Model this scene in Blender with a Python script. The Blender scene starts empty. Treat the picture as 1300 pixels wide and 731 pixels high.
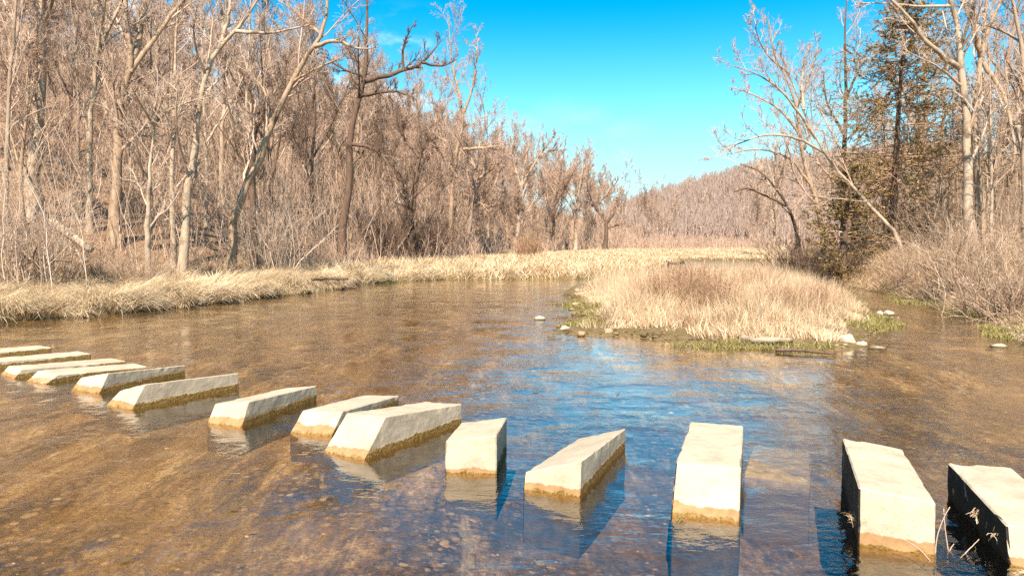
import bpy, bmesh, math, random
import numpy as np
from mathutils import Vector, noise as mnoise

rng = np.random.default_rng(11)
random.seed(5)
S = bpy.context.scene
COL = S.collection
FPX, HY, CAMH = 939.0, 303.0, 2.0
PIT = math.atan((365.5 - HY) / FPX)

# ------------------------------------------------------------------ helpers
def ray(px, py):
    a = (px - 650) / FPX; b = (365.5 - py) / FPX
    c, s = math.cos(PIT), math.sin(PIT)
    return np.array([a, c + b * s, -s + b * c])

def at(px, py, Y):
    d = ray(px, py); k = Y / d[1]
    return np.array([d[0] * k, Y, CAMH + d[2] * k])

def onz(px, py, z=0.0):
    d = ray(px, py); k = (z - CAMH) / d[2]
    return np.array([d[0] * k, d[1] * k, z])

def tag(o, label=None, cat=None, group=None, kind=None):
    if label: o['label'] = label
    if cat: o['category'] = cat
    if group: o['group'] = group
    if kind: o['kind'] = kind
    return o

def link(name, me, mat=None, parent=None):
    o = bpy.data.objects.new(name, me)
    COL.objects.link(o)
    if mat and me: 
        if not me.materials: me.materials.append(mat)
    if parent: o.parent = parent
    return o

def empty(name, loc=(0, 0, 0)):
    o = bpy.data.objects.new(name, None); COL.objects.link(o)
    o.location = loc; o.empty_display_size = .2
    return o

def mesh_np(name, V, quads=None, tris=None, smooth=False):
    V = np.asarray(V, dtype=np.float32).reshape(-1, 3)
    q = np.zeros((0, 4), int) if quads is None else np.asarray(quads).reshape(-1, 4)
    t = np.zeros((0, 3), int) if tris is None else np.asarray(tris).reshape(-1, 3)
    me = bpy.data.meshes.new(name)
    me.vertices.add(len(V)); me.vertices.foreach_set('co', V.ravel())
    li = np.concatenate([q.ravel(), t.ravel()]).astype(np.int32)
    me.loops.add(len(li)); me.loops.foreach_set('vertex_index', li)
    n = len(q) + len(t)
    ls = np.concatenate([np.arange(len(q)) * 4, len(q) * 4 + np.arange(len(t)) * 3]).astype(np.int32)
    me.polygons.add(n); me.polygons.foreach_set('loop_start', ls)
    if smooth: me.polygons.foreach_set('use_smooth', np.ones(n, bool))
    me.update(calc_edges=True)
    return me

def norm(v):
    return v / np.maximum(np.linalg.norm(v, axis=-1, keepdims=True), 1e-9)

def tubes(P, R, sides):
    """P (N,S,3), R (N,S) -> verts, quads"""
    N, s_, _ = P.shape
    T = norm(np.gradient(P, axis=1))
    ref = np.where(np.abs(norm(P[:, -1] - P[:, 0])[:, 2:3]) > .8, [[1., .2, 0]], [[0, .1, 1.]])[:, None, :]
    A = norm(np.cross(T, np.broadcast_to(ref, T.shape))); B = np.cross(T, A)
    th = np.arange(sides) * 2 * math.pi / sides
    V = P[:, :, None, :] + R[:, :, None, None] * (np.cos(th)[:, None] * A[:, :, None, :] + np.sin(th)[:, None] * B[:, :, None, :])
    idx = np.arange(N * s_ * sides).reshape(N, s_, sides)
    nx = np.roll(idx, -1, axis=2)
    q = np.stack([idx[:, :-1], nx[:, :-1], nx[:, 1:], idx[:, 1:]], -1).reshape(-1, 4)
    return V.reshape(-1, 3), q

def join(parts):
    vs, qs, off = [], [], 0
    for v, q in parts:
        vs.append(v); qs.append(q + off); off += len(v)
    return np.concatenate(vs), np.concatenate(qs)

def grow(P, R, n, t0, t1, ang, lenr, segs, up, wander, rr, rmin, tipf=.45, absl=None):
    N, s_, _ = P.shape
    idx = np.repeat(np.arange(N), n); M = N * n
    t = t0 + (t1 - t0) * (np.tile(np.arange(n), N) + rng.random(M)) / n
    f = t * (s_ - 1); i = np.clip(f.astype(int), 0, s_ - 2); w = (f - i)[:, None]
    base = P[idx, i] * (1 - w) + P[idx, i + 1] * w
    rad = R[idx, i] * (1 - w[:, 0]) + R[idx, i + 1] * w[:, 0]
    tan = norm(P[idx, i + 1] - P[idx, i])
    pl = np.linalg.norm(np.diff(P, axis=1), axis=2).sum(1)[idx]
    if absl is not None: pl = np.full(M, absl)
    v = rng.normal(size=(M, 3)); v -= (v * tan).sum(1, keepdims=True) * tan; v = norm(v)
    a = (ang * (.65 + .7 * rng.random(M)))[:, None]
    d = tan * np.cos(a) + v * np.sin(a); d[:, 2] += up; d = norm(d)
    L = pl * lenr * (1 - .55 * t) * (.55 + .9 * rng.random(M))
    pts = [base]
    for k in range(segs):
        d = norm(d + wander * rng.normal(size=(M, 3)) + np.array([0, 0, up * .35]))
        pts.append(pts[-1] + d * (L / segs)[:, None])
    Q = np.stack(pts, 1)
    r0 = np.maximum(np.minimum(rad * rr, rad * .95), rmin)
    RR = np.maximum(r0[:, None] * (1 - (1 - tipf) * np.linspace(0, 1, segs + 1)[None]), rmin * .6)
    return Q, RR

def resample(pts, n):
    pts = np.asarray(pts, float)
    # Catmull-Rom through points, evenly resampled
    ext = np.concatenate([[2 * pts[0] - pts[1]], pts, [2 * pts[-1] - pts[-2]]])
    out = []
    for i in range(1, len(ext) - 2):
        p0, p1, p2, p3 = ext[i - 1:i + 3]
        for t in np.linspace(0, 1, 12, endpoint=False):
            out.append(.5 * (2 * p1 + (p2 - p0) * t + (2 * p0 - 5 * p1 + 4 * p2 - p3) * t * t + (3 * p1 - p0 - 3 * p2 + p3) * t ** 3))
    out.append(pts[-1]); out = np.array(out)
    L = np.concatenate([[0], np.cumsum(np.linalg.norm(np.diff(out, axis=0), axis=1))])
    u = np.linspace(0, L[-1], n)
    return np.stack([np.interp(u, L, out[:, k]) for k in range(3)], 1)

def _h(ix, iy, s):
    n = (ix * 374761393 + iy * 668265263 + s * 1274126177) & 0xffffffff
    n = ((n ^ (n >> 13)) * 1103515245) & 0xffffffff
    return ((n ^ (n >> 16)) & 0xffff) / 65535.0

def vnoise(x, y, s=0):
    x = np.asarray(x, float); y = np.asarray(y, float)
    ix = np.floor(x).astype(np.int64); iy = np.floor(y).astype(np.int64)
    fx = x - ix; fy = y - iy
    fx = fx * fx * (3 - 2 * fx); fy = fy * fy * (3 - 2 * fy)
    a = _h(ix, iy, s); b = _h(ix + 1, iy, s); c = _h(ix, iy + 1, s); d = _h(ix + 1, iy + 1, s)
    return (a * (1 - fx) + b * fx) * (1 - fy) + (c * (1 - fx) + d * fx) * fy

def fbm(x, y, s=0, o=3):
    r = 0; amp = .5
    for k in range(o):
        r = r + amp * (vnoise(x, y, s + k * 7) - .5); x = x * 2.1; y = y * 2.1; amp *= .5
    return r

def sstep(x):
    x = np.clip(x, 0, 1); return x * x * (3 - 2 * x)

# ------------------------------------------------------------------ plan of the valley
def wl(*px):
    return [tuple(onz(x, y)[:2]) for x, y in px]

LEFT = wl((-60, 414), (0, 408), (60, 404), (130, 400), (200, 393), (270, 386), (330, 378), (400, 371), (425, 366), (450, 362),
          (500, 357.5), (560, 355), (640, 355), (700, 354), (727, 355))
LEFT = [(-30, -12), (-20, 8)] + LEFT + [(7.5, 42.5), (11.5, 55), (15, 66), (22, 66), (34, 66), (60, 70), (62, 64), (400, 64), (400, 900), (-400, 900), (-400, -12)]
ISLAND = wl((722, 366), (716, 377), (735, 392), (722, 408), (700, 422), (735, 427), (800, 426), (850, 434), (900, 439), (1000, 443), (1060, 446), (1092, 443),
            (1122, 412), (1128, 404), (1112, 390), (1092, 377)) + [(13.6, 32), (14.5, 37), (11, 41.5), (6.2, 36.5), (3, 32)]
RIGHT = [(8.6, -60), (9.0, 5), (9.2, 12)] + wl((1292, 440), (1272, 418), (1262, 404), (1236, 397), (1180, 386), (1140, 376), (1100, 369)) + \
        [(15.6, 38), (17.2, 45), (24, 52), (45, 58), (60, 62), (62, 64), (400, 64), (400, -60)]
NEAR = [(-30, -60), (-30, -12), (-20, 1.0), (0, 1.6), (9.0, 1.8), (8.6, -60)]
HILL = [(-400, -40), (-24, -40), (-21, 8), (-16.5, 16), (-14.2, 22), (-11.2, 30), (-9.0, 38), (-7.0, 48), (-4, 62), (2, 84), (14, 112), (30, 140), (36, 190), (40, 900), (-400, 900)]

def sd(x, y, poly):
    """signed distance, positive inside"""
    x = np.asarray(x, float); y = np.asarray(y, float)
    d = np.full(x.shape, 1e18); ins = np.zeros(x.shape, bool)
    n = len(poly)
    for i in range(n):
        ax, ay = poly[i]; bx, by = poly[(i + 1) % n]
        ex, ey = bx - ax, by - ay
        t = np.clip(((x - ax) * ex + (y - ay) * ey) / (ex * ex + ey * ey + 1e-12), 0, 1)
        d = np.minimum(d, (x - ax - t * ex) ** 2 + (y - ay - t * ey) ** 2)
        c = ((ay > y) != (by > y)) & (x < ex * (y - ay) / (ey if abs(ey) > 1e-12 else 1e-12) + ax)
        ins ^= c
    d = np.sqrt(d)
    return np.where(ins, d, -d)

def terrain(x, y):
    x = np.asarray(x, float); y = np.asarray(y, float)
    w = .35 * fbm(x * .9, y * .9, 3, 2)
    sl, si, sr, sn = [sd(x, y, p) + w * k for p, k in ((LEFT, .5), (ISLAND, .8), (RIGHT, .7), (NEAR, .3))]
    land = np.maximum(np.maximum(sl, si), np.maximum(sr, sn))
    bed = -np.minimum(.30, .16 * np.maximum(-land, 0)) + .05 * fbm(x * 1.6, y * .8, 9, 3)
    bed = bed - .22 * sstep((x + 1.2) / 2.2) * sstep((7.5 - x) / 3) * sstep((13.5 - y) / 4) * sstep(-land / 1.5)
    bed = np.minimum(bed, -.012 - .05 * np.clip(-land, 0, .5))
    t = sd(x, y, HILL)
    cap = np.interp(y, [0, 60, 80, 110, 150, 200, 400], [34, 30, 23, 13, 7, 5, 5])
    hl = np.maximum(t, 0) * .5; hl = -4 * np.log(np.exp(-np.minimum(hl, 60) / 4) + np.exp(-cap / 4)) + 4 * np.log(1 + np.exp(-cap / 4))
    zl = .26 * sstep(sl / .45) + .015 * np.clip(sl, 0, 12) + np.maximum(hl, 0) * sstep(t / 3) + .8 * fbm(x * .25, y * .25, 5, 3) * sstep(t / 4)
    far = 34 * (1 - np.exp(-np.maximum(x - 28, 0) / 50)) * sstep((y - 170) / 120)
    zl = zl + far + 6 * fbm(x * .03, y * .03, 8, 2) * sstep((y - 170) / 60) * sstep((x - 28) / 20)
    zi = .03 + .10 * np.clip(si, 0, 3) + .06 * fbm(x, y, 4, 2)
    zr = 1.05 * sstep(sr / 1.7) + .20 * np.maximum(sr - 1, 0) + .3 * fbm(x * .5, y * .5, 6, 3) * sstep(sr / 2)
    zr = np.minimum(zr, 5 + .0 * zr)
    zn = .3 * sstep(sn / .6)
    z = bed
    for s_, zz in ((sl, zl), (si, zi), (sr, zr), (sn, zn)):
        z = np.where(s_ > 0, np.maximum(z, zz), z)
    return z

def tz(x, y):
    return float(terrain(np.array([x]), np.array([y]))[0])

# ------------------------------------------------------------------ materials
class NT:
    def __init__(self, name):
        self.m = bpy.data.materials.new(name); self.m.use_nodes = True
        self.t = self.m.node_tree; self.t.nodes.clear()
        self.out = self.n('ShaderNodeOutputMaterial')
    def n(self, ty, **kw):
        nd = self.t.nodes.new(ty)
        for k, v in kw.items():
            if k[0] == '_': setattr(nd, k[1:], v)
        return nd
    def l(self, a, b): self.t.links.new(a, b)
    def val(self, sock, v):
        if hasattr(v, 'is_linked') or isinstance(v, bpy.types.NodeSocket): self.l(v, sock)
        else: sock.default_value = v
    def noise(self, vec, scale, detail=4, rough=.6, dist=0):
        nd = self.n('ShaderNodeTexNoise'); self.l(vec, nd.inputs['Vector'])
        nd.inputs['Scale'].default_value = scale; nd.inputs['Detail'].default_value = detail
        nd.inputs['Roughness'].default_value = rough; nd.inputs['Distortion'].default_value = dist
        return nd.outputs['Fac']
    def ramp(self, fac, stops):
        nd = self.n('ShaderNodeValToRGB'); self.l(fac, nd.inputs[0])
        cr = nd.color_ramp
        while len(cr.elements) < len(stops): cr.elements.new(.5)
        for e, (p, c) in zip(cr.elements, stops):
            e.position = p; e.color = (*c, 1) if len(c) == 3 else c
        return nd.outputs[0]
    def mix(self, f, a, b, ty='MIX'):
        nd = self.n('ShaderNodeMix', _data_type='RGBA', _blend_type=ty)
        self.val(nd.inputs[0], f)
        self.val(nd.inputs[6], (*a, 1) if isinstance(a, tuple) and len(a) == 3 else a)
        self.val(nd.inputs[7], (*b, 1) if isinstance(b, tuple) and len(b) == 3 else b)
        return nd.outputs[2]
    def math(self, op, a, b=0.0, clamp=False):
        nd = self.n('ShaderNodeMath', _operation=op, _use_clamp=clamp)
        self.val(nd.inputs[0], a); self.val(nd.inputs[1], b)
        return nd.outputs[0]
    def rng(self, v, a, b, c=0., d=1., smooth=True):
        nd = self.n('ShaderNodeMapRange', _interpolation_type='SMOOTHSTEP' if smooth else 'LINEAR')
        self.l(v, nd.inputs[0])
        for i, q in enumerate((a, b, c, d)): nd.inputs[i + 1].default_value = q
        return nd.outputs[0]
    def mapping(self, vec, scale=(1, 1, 1), rot=(0, 0, 0)):
        nd = self.n('ShaderNodeMapping'); self.l(vec, nd.inputs[0])
        nd.inputs['Scale'].default_value = scale; nd.inputs['Rotation'].default_value = rot
        return nd.outputs[0]
    def bump(self, h, strength=.5, dist=.02, normal=None):
        nd = self.n('ShaderNodeBump'); self.l(h, nd.inputs['Height'])
        nd.inputs['Strength'].default_value = strength; nd.inputs['Distance'].default_value = dist
        if normal: self.l(normal, nd.inputs['Normal'])
        return nd.outputs[0]
    def bsdf(self, color, rough=.85, normal=None, spec=.25):
        nd = self.n('ShaderNodeBsdfPrincipled')
        self.val(nd.inputs['Base Color'], (*color, 1) if isinstance(color, tuple) and len(color) == 3 else color)
        self.val(nd.inputs['Roughness'], rough)
        nd.inputs['Specular IOR Level'].default_value = spec
        if normal: self.l(normal, nd.inputs['Normal'])
        self.l(nd.outputs[0], self.out.inputs[0])
        return nd
    @property
    def pos(self):
        return self.n('ShaderNodeNewGeometry').outputs['Position']
    @property
    def island(self):
        return self.n('ShaderNodeNewGeometry').outputs['Random Per Island']

def mat_blades(name, stops, trans=.25, patch=None):
    t = NT(name)
    c = t.ramp(t.island, stops)
    n = t.noise(t.pos, .45, 4)
    c = t.mix(t.rng(n, .45, .7), c, patch if patch else c, 'MIX') if patch else c
    d = t.n('ShaderNodeBsdfDiffuse'); t.l(c, d.inputs[0])
    tr = t.n('ShaderNodeBsdfTranslucent'); t.l(c, tr.inputs[0])
    mx = t.n('ShaderNodeMixShader'); mx.inputs[0].default_value = trans
    t.l(d.outputs[0], mx.inputs[1]); t.l(tr.outputs[0], mx.inputs[2]); t.l(mx.outputs[0], t.out.inputs[0])
    return t.m

def mat_bark(name, a, b, c, scale=6, patch=.5):
    t = NT(name)
    tc = t.n('ShaderNodeTexCoord').outputs['Object']
    mp = t.mapping(tc, (1, 1, .25))
    n1 = t.noise(mp, scale, 5, .65); n2 = t.noise(tc, 1.3, 4, .6)
    col = t.ramp(n1, [(.3, a), (.55, b), (.8, c)])
    col = t.mix(t.rng(n2, patch, patch + .16), col, tuple(x * .5 for x in a))
    n3 = t.noise(mp, scale * 6, 4)
    t.bsdf(col, .9, t.bump(t.math('ADD', n1, n3), .6, .03), .15)
    return t.m

def mat_twig(name, stops):
    t = NT(name)
    t.bsdf(t.ramp(t.island, stops), .85, None, .2)
    return t.m

M = {}
M['bark_pale'] = mat_bark('bark_pale', (.29, .215, .15), (.40, .305, .22), (.50, .40, .30), 5, .50)
M['bark_tan'] = mat_bark('bark_tan', (.24, .16, .10), (.34, .24, .16), (.43, .32, .22), 6, .54)
M['bark_dark'] = mat_bark('bark_dark', (.085, .052, .035), (.13, .085, .06), (.21, .145, .10), 7, .60)
M['bark_grey'] = mat_bark('bark_grey', (.22, .155, .11), (.30, .22, .16), (.38, .29, .21), 6, .56)
M['twig_tan'] = mat_twig('twig_tan', [(0, (.30, .205, .15)), (.5, (.44, .315, .235)), (1, (.54, .41, .315))])
M['twig_pale'] = mat_twig('twig_pale', [(0, (.30, .21, .155)), (.5, (.45, .335, .25)), (1, (.60, .47, .36))])
M['twig_dark'] = mat_twig('twig_dark', [(0, (.085, .052, .038)), (.6, (.17, .11, .075)), (1, (.28, .19, .13))])
M['twig_rose'] = mat_twig('twig_rose', [(0, (.29, .185, .135)), (.5, (.42, .29, .21)), (1, (.54, .395, .30))])
M['twig_red'] = mat_twig('twig_red', [(0, (.27, .15, .085)), (.5, (.41, .25, .15)), (1, (.54, .38, .25))])
M['brush'] = mat_twig('brush', [(0, (.23, .15, .105)), (.45, (.41, .28, .20)), (.8, (.53, .385, .285)), (1, (.64, .50, .385))])
M['bramble'] = mat_twig('bramble', [(0, (.18, .115, .075)), (.5, (.34, .235, .16)), (.85, (.47, .345, .245)), (1, (.60, .47, .35))])
M['far_woods'] = mat_twig('far_woods', [(0, (.24, .17, .14)), (.5, (.34, .25, .205)), (1, (.45, .345, .285))])
M['straw'] = mat_blades('straw', [(0, (.43, .30, .165)), (.3, (.61, .475, .30)), (.75, (.71, .58, .40)), (1, (.79, .68, .51))])
M['straw_warm'] = mat_blades('straw_warm', [(0, (.34, .20, .11)), (.3, (.53, .37, .22)), (.7, (.66, .51, .34)), (1, (.77, .65, .48))])
M['meadow'] = mat_blades('meadow', [(0, (.42, .28, .15)), (.35, (.58, .44, .27)), (.75, (.69, .56, .38)), (1, (.78, .67, .50))], .25, (.52, .35, .20))
M['green'] = mat_blades('green', [(0, (.18, .14, .05)), (.5, (.25, .225, .07)), (1, (.46, .38, .18))])
M['needles'] = mat_blades('needles', [(0, (.09, .068, .028)), (.4, (.19, .145, .058)), (.75, (.30, .215, .095)), (1, (.43, .28, .14))], .15)

def mat_ground():
    t = NT('ground_earth'); p = t.pos
    sep = t.n('ShaderNodeSeparateXYZ'); t.l(p, sep.inputs[0])
    z = sep.outputs[2]
    # leaf litter
    nl = t.noise(p, 9, 6, .7); nb = t.noise(p, .7, 4)
    lit = t.ramp(nl, [(.28, (.14, .085, .05)), (.5, (.30, .195, .12)), (.68, (.42, .29, .185)), (.85, (.55, .42, .29))])
    lit = t.mix(t.rng(nb, .4, .65), lit, t.mix(.5, lit, (.2, .125, .075)))
    # river bed: streaming algae over stones, combed along the flow
    fl = t.mapping(p, (1, .30, 1), (0, 0, math.radians(26)))
    n1 = t.noise(fl, 1.5, 5, .62, .4); n2 = t.noise(fl, 11.0, 6, .72, .9); n3 = t.noise(p, 26, 5, .7)
    s = t.math('ADD', t.math('MULTIPLY', n1, .55), t.math('ADD', t.math('MULTIPLY', n2, .62), t.math('MULTIPLY', n3, .36)))
    bed = t.ramp(t.rng(s, .57, .96, 0, 1, False), [(.02, (.032, .018, .006)), (.28, (.10, .06, .02)), (.52, (.215, .13, .05)), (.76, (.36, .245, .115)), (.97, (.66, .54, .37))])
    vo = t.n('ShaderNodeTexVoronoi'); vo.inputs['Scale'].default_value = 13; vo.inputs['Randomness'].default_value = 1
    t.l(t.mix(.06, p, t.n('ShaderNodeTexNoise').outputs['Color']), vo.inputs['Vector'])
    vs = t.n('ShaderNodeSeparateColor'); t.l(vo.outputs['Color'], vs.inputs[0])
    cob = t.ramp(vs.outputs[0], [(0, (.05, .031, .013)), (.55, (.15, .096, .043)), (.88, (.26, .18, .095)), (1, (.50, .40, .27))])
    cob = t.mix(t.rng(vo.outputs['Distance'], .35, .62), cob, (.03, .02, .009))
    bed = t.mix(t.rng(n1, .40, .58, .75, .15), bed, cob)
    n4 = t.noise(p, .45, 3); n5 = t.noise(fl, 2.6, 4, .6, 1.0)
    bed = t.mix(t.rng(n5, .50, .62), bed, t.mix(.6, bed, (.035, .026, .014)))
    bed = t.mix(t.rng(n5, .40, .30), bed, t.mix(.35, bed, (.55, .45, .32)))
    bed = t.mix(t.rng(n4, .42, .62), bed, t.mix(.5, bed, (.17, .105, .045)))
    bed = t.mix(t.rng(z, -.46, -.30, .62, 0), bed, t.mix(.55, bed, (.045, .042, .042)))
    mud = t.mix(t.rng(nl, .3, .7), (.10, .07, .03), (.22, .16, .08))
    c = t.mix(t.rng(z, -.05, .02), bed, mud)
    c = t.mix(t.rng(z, .10, .30), c, lit)
    b = t.bump(t.math('ADD', s, nl), .9, .05)
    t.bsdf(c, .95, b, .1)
    return t.m

def mat_water():
    t = NT('river_water'); p = t.pos
    a = t.mapping(p, (1, .35, 1), (0, 0, math.radians(24)))
    w1 = t.noise(a, 3.2, 3, .55, .8)
    b_ = t.mapping(p, (.55, 1, 1), (0, 0, math.radians(12)))
    w2 = t.noise(b_, 9, 3, .55, .5)
    w3 = t.noise(p, 1.1, 2, .5)
    calm = t.rng(w3, .38, .62, .35, 1.2)
    w4 = t.noise(b_, 30, 2, .5)
    h = t.math('MULTIPLY', t.math('ADD', t.math('MULTIPLY', w1, .75), t.math('ADD', t.math('MULTIPLY', w2, .52), t.math('MULTIPLY', w4, .10))), calm)
    nrm = t.bump(h, 1.0, .0155)
    # Schlick's Fresnel, the same from above and from below
    dt = t.n('ShaderNodeVectorMath', _operation='DOT_PRODUCT'); t.l(nrm, dt.inputs[0])
    t.l(t.n('ShaderNodeNewGeometry').outputs['Incoming'], dt.inputs[1])
    g = t.math('SUBTRACT', 1.0, t.math('ABSOLUTE', dt.outputs['Value']), True)
    fr = t.math('ADD', .022, t.math('MULTIPLY', .978, t.math('POWER', g, 3.4)), True)
    tr = t.n('ShaderNodeBsdfTransparent'); tr.inputs[0].default_value = (.95, .84, .63, 1)
    gl = t.n('ShaderNodeBsdfGlossy'); gl.inputs[0].default_value = (1, 1, 1, 1); gl.inputs['Roughness'].default_value = .035
    t.l(nrm, gl.inputs['Normal'])
    mx = t.n('ShaderNodeMixShader'); t.l(fr, mx.inputs[0])
    t.l(tr.outputs[0], mx.inputs[1]); t.l(gl.outputs[0], mx.inputs[2]); t.l(mx.outputs[0], t.out.inputs[0])
    return t.m

def mat_concrete():
    t = NT('concrete'); p = t.pos
    sep = t.n('ShaderNodeSeparateXYZ'); t.l(p, sep.inputs[0]); z = sep.outputs[2]
    g = t.n('ShaderNodeNewGeometry').outputs['Normal']
    n1 = t.noise(p, 3.5, 6, .7); n2 = t.noise(p, 40, 5, .7); n3 = t.noise(p, 11, 5, .65)
    c = t.ramp(n1, [(.3, (.31, .25, .175)), (.5, (.41, .335, .24)), (.72, (.48, .405, .30))])
    c = t.mix(t.rng(n2, .55, .8), c, t.mix(.4, c, (.34, .26, .18)))
    vor = t.n('ShaderNodeTexVoronoi'); vor.inputs['Scale'].default_value = 38; t.l(p, vor.inputs['Vector'])
    pit = t.rng(vor.outputs['Distance'], .05, .16)
    c = t.mix(pit, t.mix(.6, c, (.25, .19, .13)), c)
    streak = t.noise(t.mapping(p, (9, 9, .8)), 2.2, 4)
    c = t.mix(t.rng(streak, .52, .75, 0, .55), c, (.36, .29, .21))
    # waterline: tan wash then algae crust
    zz = t.math('ADD', z, t.math('MULTIPLY', t.math('SUBTRACT', n3, .5), .11))
    zb = t.math('ADD', z, t.math('ADD', t.math('MULTIPLY', t.math('SUBTRACT', n1, .5), .09), t.math('MULTIPLY', t.math('SUBTRACT', n3, .5), .05)))
    sy = t.n('ShaderNodeSeparateXYZ'); t.l(g, sy.inputs[0])
    side = t.rng(sy.outputs[0], .55, .85)            # crust grows on the flanks rather than on the noses
    tan = t.ramp(n3, [(.3, (.25, .135, .06)), (.7, (.36, .215, .105))])
    upf = t.rng(sy.outputs[2], .80, .93, 1, 0)
    c = t.mix(t.math('MULTIPLY', t.rng(t.math('ADD', zb, t.math('MULTIPLY', t.n('ShaderNodeObjectInfo').outputs['Random'], .045)), .078, .088, 1, 0), upf), c, tan)
    alg = t.ramp(n2, [(.3, (.06, .036, .012)), (.48, (.19, .115, .032)), (.75, (.38, .26, .10))])
    am = t.math('MAXIMUM', t.math('MULTIPLY', t.rng(zz, .052, .068, 1, 0), side), t.rng(zz, .006, .018, 1, 0))
    am = t.math('MULTIPLY', am, upf)
    c = t.mix(am, c, alg)
    c = t.mix(t.rng(z, -.07, .0, 1, 0), c, t.ramp(n3, [(.3, (.03, .021, .010)), (.7, (.09, .062, .03))]))
    # moss and painted shade blacken the flanks turned from the sun, ragged at the top edge
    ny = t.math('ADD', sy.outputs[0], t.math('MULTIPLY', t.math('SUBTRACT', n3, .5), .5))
    moss_shade = t.math('MULTIPLY', t.rng(ny, -.72, -.82), t.rng(t.math('ADD', n3, t.math('MULTIPLY', n1, .5)), .55, .66, 0, 1))
    c = t.mix(t.math('MULTIPLY', moss_shade, .93), c, (.008, .0065, .005))
    hh = t.math('ADD', t.math('MULTIPLY', n2, .5), t.math('ADD', n3, t.math('MULTIPLY', pit, .6)))
    hh = t.math('ADD', hh, t.math('MULTIPLY', am, t.math('MULTIPLY', n2, 2.5)))
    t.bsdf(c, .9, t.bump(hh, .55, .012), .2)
    return t.m

def mat_rock(name, a, b):
    t = NT(name); p = t.pos
    n = t.noise(p, 14, 5, .65)
    sep = t.n('ShaderNodeSeparateXYZ'); t.l(p, sep.inputs[0])
    c = t.ramp(n, [(.3, a), (.7, b)])
    c = t.mix(t.rng(sep.outputs[2], .015, .05, 1, 0), c, (.10, .07, .03))
    t.bsdf(c, .9, t.bump(t.noise(p, 45, 4), .5, .01), .2)
    return t.m

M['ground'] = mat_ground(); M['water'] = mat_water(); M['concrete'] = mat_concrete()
M['rock_pale'] = mat_rock('rock_pale', (.32, .25, .17), (.55, .47, .36))
M['rock_brown'] = mat_rock('rock_brown', (.22, .13, .075), (.42, .28, .17))
def mat_drowned():
    t = NT('drowned_concrete'); p = t.pos; n = t.noise(p, 9, 5, .7)
    z = t.n('ShaderNodeSeparateXYZ'); t.l(p, z.inputs[0])
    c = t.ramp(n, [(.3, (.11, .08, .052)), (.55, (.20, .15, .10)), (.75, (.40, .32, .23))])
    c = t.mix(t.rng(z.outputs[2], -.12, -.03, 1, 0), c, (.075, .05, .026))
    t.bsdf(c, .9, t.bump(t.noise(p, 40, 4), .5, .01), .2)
    return t.m
M['drowned'] = mat_drowned()
M['pebble'] = mat_twig('pebble', [(0, (.06, .038, .017)), (.5, (.12, .077, .036)), (.9, (.19, .125, .06)), (.985, (.25, .175, .095)), (1, (.42, .32, .21))])
M['deadwood'] = mat_bark('deadwood', (.24, .18, .125), (.34, .265, .19), (.43, .35, .26), 5, .62)
M['leaf'] = mat_rock('leaf', (.55, .38, .16), (.70, .52, .27))

# ------------------------------------------------------------------ ground sheet
def axis(fine0, fine1, st, lo, hi, g=1.12):
    a = list(np.arange(fine0, fine1 + 1e-6, st)); s = st
    while a[-1] < hi: s *= g; a.append(a[-1] + s)
    s = st; b = [fine0]
    while b[-1] > lo: s *= g; b.append(b[-1] - s)
    return np.array(b[:0:-1] + a)

gx = axis(-14, 15, .13, -420, 420, 1.09); gy = axis(3.5, 38, .13, -60, 850, 1.07)
GX, GY = np.meshgrid(gx, gy)
GZ = terrain(GX.ravel(), GY.ravel()).reshape(GX.shape)
idx = np.arange(GX.size).reshape(GX.shape)
q = np.stack([idx[:-1, :-1], idx[:-1, 1:], idx[1:, 1:], idx[1:, :-1]], -1)
me = mesh_np('ground', np.stack([GX, GY, GZ], -1), q, smooth=True)
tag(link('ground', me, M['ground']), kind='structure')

wx = np.linspace(-36, 66, 60); wy = np.linspace(-14, 74, 60)
WX, WY = np.meshgrid(wx, wy); idx = np.arange(WX.size).reshape(WX.shape)
q = np.stack([idx[:-1, :-1], idx[:-1, 1:], idx[1:, 1:], idx[1:, :-1]], -1)
tag(link('water', mesh_np('water', np.stack([WX, WY, 0 * WX], -1), q), M['water']), kind='structure')

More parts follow.
